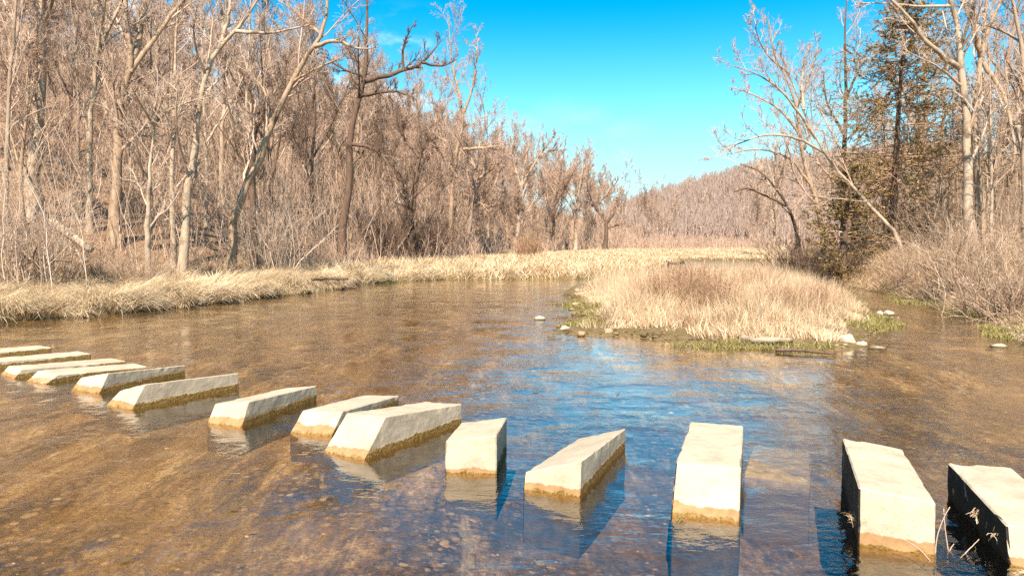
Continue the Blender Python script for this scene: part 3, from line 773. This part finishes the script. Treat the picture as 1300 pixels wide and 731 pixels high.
hero('low forked dark tree at the right end of the far tree line', 98, [(768, 318), (770, 295), (768, 280), (755, 260), (745, 235), (748, 212)], 6, 2,
     [([(769, 285), (782, 265), (790, 240)], 4, 1.3), ([(756, 262), (772, 245), (785, 228)], 3, 1.2), ([(768, 290), (785, 286), (797, 280)], 3, 1.2)], 'bark_dark', 'twig_rose', 14, .32, twig=.015)
hero('thin pale tree in the meadow tree line left of the straight pale trunk', 75, [(618, 322), (620, 280), (622, 235), (628, 195)], 5, 2, [([(621, 250), (635, 215), (640, 190)], 3, 1.2)], 'bark_pale', 'twig_rose', 16, .32, twig=.012)
hero('slender dark tree in the far tree line right of the straight pale trunk', 90, [(702, 320), (703, 285), (706, 250), (712, 215), (716, 195)], 4.5, 1.6, [([(704, 262), (722, 230), (735, 205)], 3, 1.2)], 'bark_dark', 'twig_rose', 16, .32, twig=.013)
hero('pale trunked tree at the middle of the far tree line', 94, [(730, 320), (731, 290), (733, 255), (738, 225), (742, 205)], 5, 1.6, [([(732, 265), (718, 235), (712, 212)], 3, 1.2)], 'bark_pale', 'twig_rose', 16, .32, twig=.014)
# right bank
hero('tall pale blotched tree on the right bank with a big limb arching left', 28, [(1233, 312), (1231, 285), (1228, 215), (1224, 140), (1220, 85), (1217, 40), (1208, 0), (1196, -50), (1190, -120)], 14, 5,
     [([(1220, 88), (1196, 70), (1172, 48), (1150, 18), (1120, -8), (1080, -40)], 7, 2.5, -1.5), ([(1218, 60), (1235, 15), (1250, -40)], 5, 2), ([(1211, 8), (1170, 8), (1110, 4), (1080, 8)], 4, 1.5, 1), ([(1222, 110), (1195, 88), (1170, 75), (1145, 62)], 4, 1.5, -2)], 'bark_pale', 'twig_pale', 9, .26)
hero('forked tan tree close right of the tall blotched one', 30, [(1246, 305), (1242, 240), (1238, 160), (1241, 110), (1246, 66), (1256, 35), (1268, 8), (1284, -40)], 12, 5,
     [([(1245, 72), (1238, 40), (1226, 10), (1218, -40)], 7, 3), ([(1249, 55), (1252, 15), (1255, -50)], 6, 2.5), ([(1249, 80), (1268, 108), (1280, 140), (1288, 190), (1284, 220)], 6, 3, -1.5)], 'bark_tan', 'twig_tan', 9, .26)
hero('thin straight pale pole of a tree between the forked trees and the right edge', 29, [(1259, 300), (1259, 240), (1258, 160), (1256, 90), (1250, 40)], 5, 2, (), 'bark_pale', 'twig_pale', 10, .2)
hero('tree cut by the right edge with limbs reaching back over the picture', 26, [(1302, 300), (1300, 220), (1301, 140), (1297, 60), (1287, 10), (1278, -40)], 11, 5,
     [([(1299, 55), (1272, 40), (1240, 30)], 4, 1.5), ([(1300, 120), (1285, 90), (1275, 70)], 4, 1.5)], 'bark_tan', 'twig_tan', 10, .28)
hero('half fallen tree with pale pole trunk slanting up left across the cedar', 31, [(1138, 298), (1110, 268), (1085, 240), (1060, 214), (1042, 186), (1028, 160), (1014, 125), (1000, 90), (988, 62)], 5.5, 2.5,
     [([(1036, 176), (1012, 140), (985, 110), (955, 92), (932, 84)], 4, 1.5, -1.5), ([(1020, 140), (1018, 100), (1026, 60)], 4, 1.5, 1), ([(1048, 195), (1010, 175), (970, 172), (930, 186), (906, 200)], 4, 1.5, -2), ([(1002, 94), (975, 70), (960, 40), (962, 25)], 3, 1.2)], 'bark_pale', 'twig_rose', 8, .34)
hero('tan leaning tree behind the half fallen one, crown spread left over the sky', 36, [(1046, 320), (1040, 270), (1025, 215), (1015, 170), (1010, 130), (996, 95), (980, 60), (976, 25)], 8, 2.5,
     [([(1015, 170), (990, 140), (955, 120), (925, 110)], 4, 1.5), ([(1012, 135), (1030, 90), (1040, 50)], 4, 1.5), ([(1030, 235), (1000, 200), (960, 190), (925, 196)], 4, 1.5)], 'bark_tan', 'twig_rose', 9, .3)
hero('low dark crooked tree reaching left over the far meadow', 44, [(1018, 330), (1010, 290), (1000, 262), (985, 240), (965, 218), (940, 208)], 6, 2,
     [([(1000, 262), (975, 250), (950, 240), (930, 244)], 4, 1.5), ([(985, 240), (995, 210), (1000, 180)], 3, 1.2)], 'bark_dark', 'twig_tan', 10, .32, twig=.008)
hero('pale thin trunk at the left end of the right bank woods', 52, [(982, 322), (984, 280), (986, 240), (984, 205), (988, 180)], 5, 2, [([(985, 255), (972, 225), (962, 205)], 3, 1.2)], 'bark_pale', 'twig_pale', 14, .32, twig=.009)
hero('dark trunk rising straight behind the cedar on the right bank', 38, [(1072, 325), (1070, 250), (1072, 180), (1074, 110), (1072, 50), (1075, 0)], 9, 3, [([(1072, 130), (1090, 90), (1110, 60)], 4, 1.5), ([(1071, 170), (1050, 130), (1045, 90)], 4, 1.5)], 'bark_dark', 'twig_tan', 12, .28)

# many alike: eight shapes, copied
def proto(seed, H, r0, forks, bark, twigm, n1, len1, **kw):
    lean = rng.normal(size=2) * .06
    pts = [np.array([0, 0, -.3])]
    d = np.zeros(2)
    for k_ in range(1, 7):
        d = d + lean + rng.normal(size=2) * .05
        pts.append(np.array([d[0] * H / 6, d[1] * H / 6, H * k_ / 6]))
    mains = [(pts, r0, r0 * .10)]
    for f in range(forks):
        i = 1 + f % 3; b = pts[i]; a = rng.random() * 6.28; out = .35 + .3 * rng.random()
        L = H * (.5 + .2 * rng.random()) * (1 - .1 * i)
        mains.append(([b, b + np.array([math.cos(a) * L * out * .4, math.sin(a) * L * out * .4, L * .35]), b + np.array([math.cos(a) * L * out * .7, math.sin(a) * L * out * .7, L * .7]), b + np.array([math.cos(a) * L * out * .85, math.sin(a) * L * out * .85, L])], r0 * .55, r0 * .15))
    return tree_from('bare_tree', None, None, mains, M[bark], M[twigm], n1, len1, **kw)
PROTO = [proto(0, 13, .13, 2, 'bark_tan', 'twig_tan', 11, .24, twig=.009), proto(1, 15, .15, 3, 'bark_grey', 'twig_tan', 9, .24, twig=.009),
         proto(2, 11, .11, 1, 'bark_pale', 'twig_pale', 13, .24, twig=.008), proto(3, 14, .13, 2, 'bark_dark', 'twig_dark', 10, .27, twig=.009),
         proto(4, 12, .09, 2, 'bark_tan', 'twig_rose', 20, .27, twig=.0092, up=.24, ang=.72, dens=1.15), proto(5, 16, .15, 2, 'bark_pale', 'twig_tan', 11, .22, twig=.009),
         proto(6, 10, .07, 3, 'bark_grey', 'twig_rose', 16, .30, twig=.0088, up=.24, ang=.72, dens=1.15), proto(7, 13, .10, 2, 'bark_pale', 'twig_rose', 22, .25, twig=.0092, up=.26, ang=.72, dens=1.15)]
used = set()
def plant(i, x, y, s, label, group):
    p = PROTO[i]
    if i in used:
        r = p.copy(); COL.objects.link(r)
        for ch in p.children:
            c = ch.copy(); COL.objects.link(c); c.parent = r
    else: r = p; used.add(i)
    r.location = (x, y, tz(x, y)); r.rotation_euler = (0, 0, rng.random() * 6.28); r.scale = (s, s, s)
    tag(r, label, 'tree', group)

def scatter(n, f, x0, x1, y0, y1, dmin, kinds, s0, s1, label, group):
    pts = []
    tries = 0
    while len(pts) < n and tries < 60000:
        tries += 1
        x = x0 + (x1 - x0) * rng.random(); y = y0 + (y1 - y0) * rng.random()
        if not f(np.array([x]), np.array([y]))[0]: continue
        dm = dmin * (y / 45) ** .5
        if any((x - a) ** 2 + (y - b) ** 2 < dm * dm for a, b in pts): continue
        pts.append((x, y))
        plant(int(rng.choice(kinds)), x, y, s0 + (s1 - s0) * rng.random(), label, group)
    print(group, len(pts))
iv = lambda m: (lambda x, y: inview(x, y, m))
scatter(112, lambda x, y: (sd(x, y, HILL) > 2.5) & inview(x, y, .76), -62, 0, 26, 82, 2.1, range(8), .6, 1.0, 'bare grey brown tree among many alike on the left hillside', 'bare trees crowding the left hillside')
scatter(98, lambda x, y: (sd(x, y, HILL) > .5) & (sd(x, y, HILL) < 30) & inview(x, y, .30), -30, 30, 58, 150, 2.3, [4, 4, 6, 7, 7], .7, 1.05, 'rosy bare tree among many alike behind the far meadow', 'bare trees lining the far meadow')
scatter(34, lambda x, y: (sd(x, y, RIGHT) > 3.5) & inview(x, y, .76) & (x / y > .30) & ((np.abs(x - 18) > 4) | (y > 37)), 12, 50, 32, 60, 2.2, [0, 1, 2, 4, 5, 6], .6, .95, 'bare tan tree among many alike in the right bank woods', 'bare trees in the right bank woods')
scatter(22, lambda x, y: (x / y > .285 + .0004 * y), 20, 70, 66, 130, 3.0, [4, 6, 7, 0], .6, .9, 'small rosy tree among many alike below the far hill', 'bare trees at the foot of the far hill')

# cedar
def cedar(label, px, py, Y, H, Wd, nb, name='cedar_tree'):
    b = at(px, py, Y); x0, y0 = b[0], Y; z0 = tz(x0, y0) - .2
    root = empty(name, (x0, y0, z0)); tag(root, label, 'cedar')
    tp = np.array([[0, 0, 0], [.1, 0, H * .3], [.25, .1, H * .65], [.55, .1, H]])
    P = resample(tp, 14)[None]; R = np.linspace(.20, .02, 14)[None]
    v, q = tubes(P, R, 8); link('trunk', mesh_np('trunk', v, q, smooth=True), M['bark_dark'], root)
    # boughs
    t = rng.random(nb) ** .95 * .93 + .05
    base = np.stack([np.interp(t, np.linspace(0, 1, 14), P[0, :, k_]) for k_ in range(3)], -1)
    a = rng.random(nb) * 6.283
    prof = np.interp(t, [0, .12, .3, .6, .85, 1], [.55, .95, 1, .72, .38, .1]) * (.45 + .75 * rng.random(nb)) * (1 + .25 * np.sin(a * 3 + t * 9))
    L = Wd / 2 * prof
    d = norm(np.stack([np.cos(a), np.sin(a), .30 - .25 * rng.random(nb)], -1)); pts = [base]
    for k_ in range(6):
        d = norm(d + np.array([0, 0, -.10 + .05 * k_]) + .07 * rng.normal(size=(nb, 3))); pts.append(pts[-1] + d * (L / 6)[:, None])
    BP = np.stack(pts, 1); BR = np.maximum(.022 * (1 - .8 * np.linspace(0, 1, 7))[None] * np.ones((nb, 1)), .006)
    S2 = grow(BP, BR, 9, .2, 1, .65, .42, 3, -.02, .15, .6, .004)
    v, q = join([tubes(BP, BR, 4), tubes(S2[0], S2[1], 3)]); link('boughs', mesh_np('boughs', v, q), M['twig_red'], root)
    # needle sprays along the side shoots
    SP = S2[0]; ns = len(SP); m = 34
    keep = rng.random(ns) < .80
    SP = SP[keep]; ns = len(SP)
    ii = np.repeat(np.arange(ns), m); tt = rng.random(ns * m) * 2.99; k0 = tt.astype(int); w = (tt - k0)[:, None]
    c = SP[ii, k0] * (1 - w) + SP[ii, np.minimum(k0 + 1, 3)] * w
    dd = norm(norm(SP[ii, -1] - SP[ii, 0]) * .8 + rng.normal(size=(ns * m, 3)) * np.array([.55, .55, .28]))
    sd_ = norm(np.cross(dd, rng.normal(size=(ns * m, 3))))
    Ln = (.05 + .09 * rng.random(ns * m))[:, None]; wd = (.009 + .010 * rng.random(ns * m))[:, None]
    V = np.stack([c - sd_ * wd * .5, c + sd_ * wd * .5, c + dd * Ln * .6 + sd_ * wd, c + dd * Ln, c + dd * Ln * .6 - sd_ * wd], 1)
    o_ = (np.arange(ns * m) * 5)[:, None]
    link('foliage', mesh_np('foliage', V, o_ + np.array([[0, 1, 2, 4]]), o_ + np.array([[4, 2, 3]])), M['needles'], root)
cedar('large dark olive cedar standing among the bare trees of the right bank', 1130, 330, 35, 12.2, 9.4, 310)
cedar('smaller dark cedar at the left foot of the large one', 1068, 328, 33, 5.6, 3.6, 110)

# ------------------------------------------------------------------ shrubs as things
def shrub_mesh(n, H, spread, r, nb, twig, wander=.14):
    x = rng.normal(size=n) * spread * .18; y = rng.normal(size=n) * spread * .18
    az = np.arctan2(y, x) + rng.normal(size=n) * .5
    P, R = stems(x, y, H * (.5 + .6 * rng.random(n)), np.abs(rng.normal(size=n)) * .38 * spread / H, az, wander, r * (.6 + .8 * rng.random(n)), 7, np.zeros(n) - .1)
    b = grow(P, R, nb, .2, 1, .5, .4, 4, .1, .17, .6, twig); c = grow(*b, 4, .2, 1, .6, .5, 2, .05, .2, .7, twig * .8)
    v, q = join([tubes(P, R, 4), tubes(*b, 3), tubes(*c, 3)])
    return mesh_np('shrub', v, q)
SH = {'dark': (shrub_mesh(70, 3.6, 3.6, .022, 7, .010), M['twig_dark']), 'red': (shrub_mesh(110, 1.05, .95, .006, 6, .0035, .10), M['twig_red']),
      'tan': (shrub_mesh(60, 1.7, 2.3, .009, 7, .0045, .2), M['bramble']), 'pale': (shrub_mesh(34, 4.4, 2.8, .018, 7, .006), M['twig_pale'])}
def shrub(kind, px, py, Y, s, label):
    me, mt = SH[kind]
    p = at(px, py, Y); o = link('shrub', me, mt)
    o.location = (p[0], Y, tz(p[0], Y)); o.rotation_euler.z = random.uniform(0, 6.28); o.scale = (s, s, s)
    tag(o, label, 'shrub', 'leafless shrubs')
shrub('dark', 515, 318, 52, 1.25, 'dark dense thicket of a shrub at the meadow edge under the crooked tree')
shrub('dark', 545, 318, 56, 1.0, 'dark shrub just right of the densest thicket at the meadow edge')
shrub('dark', 480, 318, 48, .9, 'dark open shrub left of the densest thicket at the meadow edge')
shrub('dark', 1060, 330, 33, .6, 'dark shaded shrub under the left side of the cedar')
shrub('dark', 1010, 335, 40, .7, 'dark shrub overhanging the right bank where the far channel bends')
shrub('red', 872, 415, 17.5, 1.15, 'tallest reddish twiggy shrub in the middle of the island')
shrub('red', 890, 415, 18.6, 1.0, 'reddish shrub close behind the tallest one on the island')
shrub('red', 838, 405, 18.2, .95, 'reddish twiggy shrub left of the tallest one on the island')
shrub('red', 960, 390, 20, .95, 'reddish shrub on the right half of the island')
shrub('red', 1040, 400, 18, .85, 'thin reddish shrub near the island right corner')
shrub('red', 670, 330, 60, 2.2, 'orange brown shrub in the meadow before the straight pale trunk')
shrub('red', 905, 420, 16.6, .95, 'reddish shrub at the front of the island right of its middle')
shrub('red', 855, 395, 20.5, 1.0, 'reddish shrub behind the tallest one near the island middle')
shrub('red', 1000, 405, 17.0, .8, 'low reddish shrub above the long pale stone on the island')
shrub('tan', 1270, 360, 19, 1.2, 'wide pale tangle of brambles on the right bank by the picture edge')
shrub('tan', 1215, 340, 23, 1.2, 'pale arching bramble on the right bank below the tall blotched tree')
shrub('tan', 1170, 340, 26, .95, 'pale bramble on the right bank below the half fallen tree')
shrub('tan', 1295, 330, 17.5, 1.2, 'pale bramble cut by the right edge above the mossy bank')
shrub('tan', 1245, 320, 22, 1.1, 'tall pale bramble before the trunk of the tall blotched tree')
shrub('pale', 22, 330, 21.5, 1.0, 'tall pale many stemmed shrub at the left edge above the bleached grass')
shrub('pale', 60, 320, 22.5, .9, 'pale many stemmed shrub right of the one at the left edge')
shrub('pale', 340, 290, 31, 1.0, 'pale leaning many stemmed shrub right of the slanting brown trunk')
shrub('pale', 350, 310, 33, .8, 'pale low shrub at the foot of the bank behind the bleached grass')
shrub('tan', 140, 300, 24.5, .9, 'brown tangle of a shrub beside the fallen pale log')
shrub('tan', 265, 300, 29, .9, 'brown shrub at the foot of the spotted tree')
shrub('tan', 195, 310, 25, .8, 'brown low shrub below the knobbly pale tree')

# ------------------------------------------------------------------ logs, sticks, tufts
def log(name, label, pts, r0, r1, mat, cat, sides=9, forks=()):
    base = np.array(pts[0]); P = resample(pts, 12)[None] - base; R = np.linspace(r0, r1, 12)[None]
    P = P + rng.normal(size=P.shape) * r0 * .12
    sets = [tubes(P, R, sides)]
    for f in forks:
        Q = resample(f[0], 12)[None] - base; sets.append(tubes(Q + rng.normal(size=Q.shape) * f[1] * .1, np.linspace(f[1], f[2], 12)[None], 6))
    v, q = join(sets)
    if sides > 4:
        # close the ends
        n_ = len(v); caps = []
    me = mesh_np(name, v, q, smooth=True)
    bm = bmesh.new(); bm.from_mesh(me); bmesh.ops.holes_fill(bm, edges=bm.edges, sides=12); bm.to_mesh(me); bm.free()
    o = link(name, me, mat); o.location = base
    return tag(o, label, cat)
def gp(px, py, Y, dz=0.1):
    p = at(px, py, Y); return np.array([p[0], Y, max(p[2], tz(p[0], Y) + dz)])
log('fallen_log', 'pale broken log lying aslant in the brush on the left bank', [at(66, 283, 23.5), at(92, 300, 23), at(116, 318, 22.6)], .16, .10, M['deadwood'], 'log', forks=[([at(80, 292, 23.2), at(95, 315, 22.9), at(105, 330, 22.6)], .06, .03)])
log('dead_branch', 'grey dead branch sprawled below the fallen pale log', [gp(20, 342, 21.5, .25), at(48, 330, 21.8), at(90, 332, 22.2)], .05, .02, M['twig_dark'], 'branch', 6, [([at(40, 333, 21.7), at(48, 312, 21.5), at(62, 300, 21.6)], .03, .012), ([at(40, 333, 21.7), at(26, 322, 21.6), at(10, 318, 21.6)], .03, .012)])
log('driftwood', 'dark driftwood pole lying at the edge of the bleached left bank grass', [onz(396, 354.5, .55), onz(420, 353.5, .55), onz(441, 354, .55)], .06, .05, M['bark_dark'], 'driftwood', 7)
log('driftwood', 'short dark log at the waterline of the left bank', [onz(432, 366, .05), onz(440, 364.5, .06), onz(452, 365, .05)], .06, .04, M['bark_dark'], 'driftwood', 7)
log('driftwood', 'dark forked snag stranded in the distant channel beyond the island', [onz(846, 334, .1), onz(856, 334.5, .2), onz(868, 334, .15)], .14, .10, M['bark_dark'], 'driftwood', 7, [([onz(850, 334, .2), onz(847, 331, .45)], .06, .03), ([onz(864, 334, .2), onz(868, 331, .4)], .08, .05)])
log('driftwood', 'dark driftwood stick lying along the wet front shore of the island', [onz(985, 444, .05), onz(1020, 445, .06), onz(1062, 449, .03)], .035, .02, M['bark_dark'], 'driftwood', 7)
log('driftwood', 'pale driftwood log half buried at the island front by the rounded stone', [onz(940, 429, .10), onz(970, 432, .13), onz(1005, 431, .12)], .07, .05, M['deadwood'], 'driftwood', 7)
def sz(px, py, Y): return at(px, py, Y)
TW = [([(1187, 705), (1190, 680), (1199, 655), (1206, 643)], 4.6, 'long dry twig standing at the right corner of the tall block, leaning right'),
      ([(1204, 700), (1200, 672), (1198, 645)], 4.65, 'thin upright twig between the last two stepping stones'),
      ([(1219, 708), (1232, 695), (1243, 684)], 4.6, 'short slanting twig in the water left of the right edge block'),
      ([(1184, 698), (1165, 695), (1145, 683)], 4.5, 'twig lying against the front of the tall block'),
      ([(1204, 700), (1208, 694), (1211, 690)], 4.65, 'tiny pale twig stub between the last two stepping stones')]
for pts, Y, lab in TW:
    wp = [sz(x, y, Y) for x, y in pts]
    wp[0][2] = min(wp[0][2], -.02)
    tag(log('dry_twig', lab, wp, .0042, .0025, M['twig_tan'], 'twig', 5), group='dry twigs at the last stepping stones')
def tuft(label, p, n, h, mat, az0, up=.3):
    x = p[0] + rng.normal(size=n) * .02; y = p[1] + rng.normal(size=n) * .02; z = p[2] + rng.normal(size=n) * .02
    V, q, t = blades(x, y, h * (.6 + .6 * rng.random(n)), np.full(n, .006), up + .6 * rng.random(n), az0 + rng.normal(size=n) * .6, .5 + .3 * rng.random(n), 3, z)
    tag(link('grass_tuft', mesh_np('grass_tuft', V, q, t), mat), label, 'grass tuft', 'dry tufts clinging to the stepping stones')
def flank(b, s, z):   # a point on the left flank of a block
    X, Y, th, w = b[:4]; u = np.array([math.sin(th), math.cos(th)]); r = np.array([u[1], -u[0]])
    p = np.array([X, Y]) - r * (w / 2 + .004) + u * s; return (p[0], p[1], z)
tuft('straw tuft hanging on the black left side of the tall stepping stone', flank(BLOCKS[12], .16, .10), 28, .085, M['straw_warm'], 2.8, .2)
tuft('larger straw tuft on the black side of the right edge stepping stone', flank(BLOCKS[13], .55, .13), 28, .09, M['straw_warm'], 3.4, 1.6)
tuft('small straw tuft near the front of the black side of the last stepping stone', flank(BLOCKS[13], .22, .11), 18, .07, M['straw_warm'], 3.2, 1.6)
tuft('dry weed wisps at the foot of the right edge stepping stone', (3.06, 4.27, .0), 36, .10, M['straw_warm'], 2.6, .9)
tuft('wisp of weed caught at the foot of the square set stepping stone', (1.22, 5.16, .0), 26, .09, M['green'], 3.0, 1.1)
# leaves drifting on the water
def leaf(px, py, s, a, label):
    p = onz(px, py, .006)
    bm = bmesh.new(); pr = [(-1, 0), (-.5, .35), (.1, .42), (.7, .2), (1, 0), (.7, -.2), (.1, -.42), (-.5, -.35)]
    top = [bm.verts.new((x * s, y * s, .004 + .25 * s * x * x * .3)) for x, y in pr]; f = bm.faces.new(top)
    e = bmesh.ops.extrude_face_region(bm, geom=[f]); 
    for v in e['geom']:
        if isinstance(v, bmesh.types.BMVert): v.co.z += .003
    bmesh.ops.recalc_face_normals(bm, faces=bm.faces)
    me = bpy.data.meshes.new('fallen_leaf'); bm.to_mesh(me); bm.free()
    o = link('fallen_leaf', me, M['leaf']); o.location = p; o.rotation_euler.z = a
    tag(o, label, 'leaf', 'leaves drifting on the river')
leaf(160, 711, .055, .5, 'golden leaf floating at the bottom left of the picture')
leaf(296, 646, .04, .2, 'pale leaf floating in the shallows left of the small pointed stone')
leaf(680, 497, .05, 0, 'leaf on the blue water beyond the stubby block')
leaf(785, 499, .04, .7, 'leaf on the blue water right of the tilted block')

# ------------------------------------------------------------------ the wooded hill far off: stuff
def far_woods(n):
    x, y = samp(n, 28, 260, 168, 330, lambda x, y: (x / y > .06) & (x / y < .62))
    m = len(x); z = terrain(x, y) - .3
    H = 3.5 + 4.5 * rng.random(m) * (.5 + vnoise(x * .05, y * .05, 3))
    P = np.stack([np.stack([x, y, z], -1), np.stack([x + .3 * rng.normal(size=m), y, z + H * .5], -1), np.stack([x + .6 * rng.normal(size=m), y, z + H], -1)], 1)
    R = (.11 + .08 * rng.random(m))[:, None] * np.array([1, .7, .3])[None]
    a = grow(P, R, 9, .2, 1, .6, .40, 3, .3, .14, .6, .05)
    b = grow(*a, 4, .2, 1, .6, .5, 2, .2, .2, .7, .035)
    print('far', m)
    v, q = join([tubes(P, R, 4), tubes(*a, 3), tubes(*b, 3)])
    tag(link('distant_woods', mesh_np('distant_woods', v, q), M['far_woods']), 'leafless woods covering the far hill like fur', 'woods', kind='stuff')
far_woods(11000)

# ------------------------------------------------------------------ light
EL, AZ = math.radians(47), math.radians(188)      # compass style: 180 = behind the camera
sun_dir = Vector((math.sin(AZ) * math.cos(EL), math.cos(AZ) * math.cos(EL), math.sin(EL)))
ld = bpy.data.lights.new('sun', 'SUN'); ld.energy = 5.0; ld.angle = math.radians(.53); ld.color = (1, .865, .715)
lo = bpy.data.objects.new('sun', ld); COL.objects.link(lo)
lo.rotation_euler = (-sun_dir).to_track_quat('-Z', 'Y').to_euler()

w = bpy.data.worlds.new('World'); S.world = w; w.use_nodes = True
nt = w.node_tree; nt.nodes.clear()
N = nt.nodes.new; Lk = nt.links.new
out = N('ShaderNodeOutputWorld'); bg = N('ShaderNodeBackground'); sky = N('ShaderNodeTexSky')
sky.sky_type = 'NISHITA'; sky.sun_disc = False; sky.sun_elevation = EL; sky.sun_rotation = AZ
sky.air_density = 1.0; sky.dust_density = .8; sky.ozone_density = 1.6; sky.altitude = 200
tint = N('ShaderNodeMix'); tint.data_type = 'RGBA'; tint.blend_type = 'MULTIPLY'; tint.inputs[0].default_value = 1
tint.inputs[7].default_value = (.5, .98, 1.04, 1)
hs = N('ShaderNodeHueSaturation'); hs.inputs['Saturation'].default_value = 1.28
Lk(sky.outputs[0], tint.inputs[6]); Lk(tint.outputs[2], hs.inputs['Color'])
# a few thin clouds low behind the left woods
tc = N('ShaderNodeTexCoord'); sp = N('ShaderNodeSeparateXYZ'); Lk(tc.outputs['Generated'], sp.inputs[0])
mp = N('ShaderNodeMapping'); mp.inputs['Scale'].default_value = (5, 5, 11); Lk(tc.outputs['Generated'], mp.inputs[0])
cn = N('ShaderNodeTexNoise'); cn.inputs['Scale'].default_value = 1.6; cn.inputs['Detail'].default_value = 7; Lk(mp.outputs[0], cn.inputs['Vector'])
def mr(v, a, b, c, d):
    m = N('ShaderNodeMapRange'); m.interpolation_type = 'SMOOTHSTEP'; Lk(v, m.inputs[0])
    for i, q_ in enumerate((a, b, c, d)): m.inputs[i + 1].default_value = q_
    return m.outputs[0]
def mul(a, b):
    m = N('ShaderNodeMath'); m.operation = 'MULTIPLY'; Lk(a, m.inputs[0]); Lk(b, m.inputs[1]); return m.outputs[0]
cm0 = mul(mr(cn.outputs['Fac'], .48, .72, 0, .2), mul(mr(sp.outputs[0], .10, .2, 1, 0), mul(mr(sp.outputs[2], .02, .06, 0, 1), mr(sp.outputs[2], .12, .2, 1, 0))))
cm = mul(mr(cn.outputs['Fac'], .50, .68, 0, .8), mul(mr(sp.outputs[0], -.16, -.06, 1, 0), mul(mr(sp.outputs[2], .02, .08, 0, 1), mr(sp.outputs[2], .24, .30, 1, 0))))
cmx = N('ShaderNodeMix'); cmx.data_type = 'RGBA'; mxm = N('ShaderNodeMath'); mxm.operation = 'MAXIMUM'; Lk(cm, mxm.inputs[0]); Lk(cm0, mxm.inputs[1]); Lk(mxm.outputs[0], cmx.inputs[0])
pale = N('ShaderNodeMix'); pale.data_type = 'RGBA'; Lk(mr(sp.outputs[2], .0, .30, .82, 0), pale.inputs[0]); Lk(hs.outputs[0], pale.inputs[6]); pale.inputs[7].default_value = (4.2, 7.2, 8.0, 1)
Lk(pale.outputs[2], cmx.inputs[6]); cmx.inputs[7].default_value = (9, 9.2, 9.6, 1)
Lk(cmx.outputs[2], bg.inputs[0]); bg.inputs[1].default_value = .08; Lk(bg.outputs[0], out.inputs[0])

# ------------------------------------------------------------------ camera
cd = bpy.data.cameras.new('camera'); cam = bpy.data.objects.new('camera', cd); COL.objects.link(cam)
cd.sensor_width = 36; cd.sensor_fit = 'HORIZONTAL'; cd.lens = 36 * FPX / 1300
cd.clip_start = .05; cd.clip_end = 3000
cam.location = (0, 0, CAMH); cam.rotation_euler = (math.radians(90) - PIT, 0, 0)
S.camera = cam
S.render.engine = 'CYCLES'
S.cycles.max_bounces = 6; S.cycles.diffuse_bounces = 3; S.cycles.glossy_bounces = 3; S.cycles.transparent_max_bounces = 8
S.cycles.use_denoising = False
S.cycles.caustics_reflective = False; S.cycles.caustics_refractive = False
S.view_settings.view_transform = 'Standard'; S.view_settings.look = 'None'
S.view_settings.exposure = 1.38; S.view_settings.gamma = 1; S.view_settings.use_curve_mapping = False
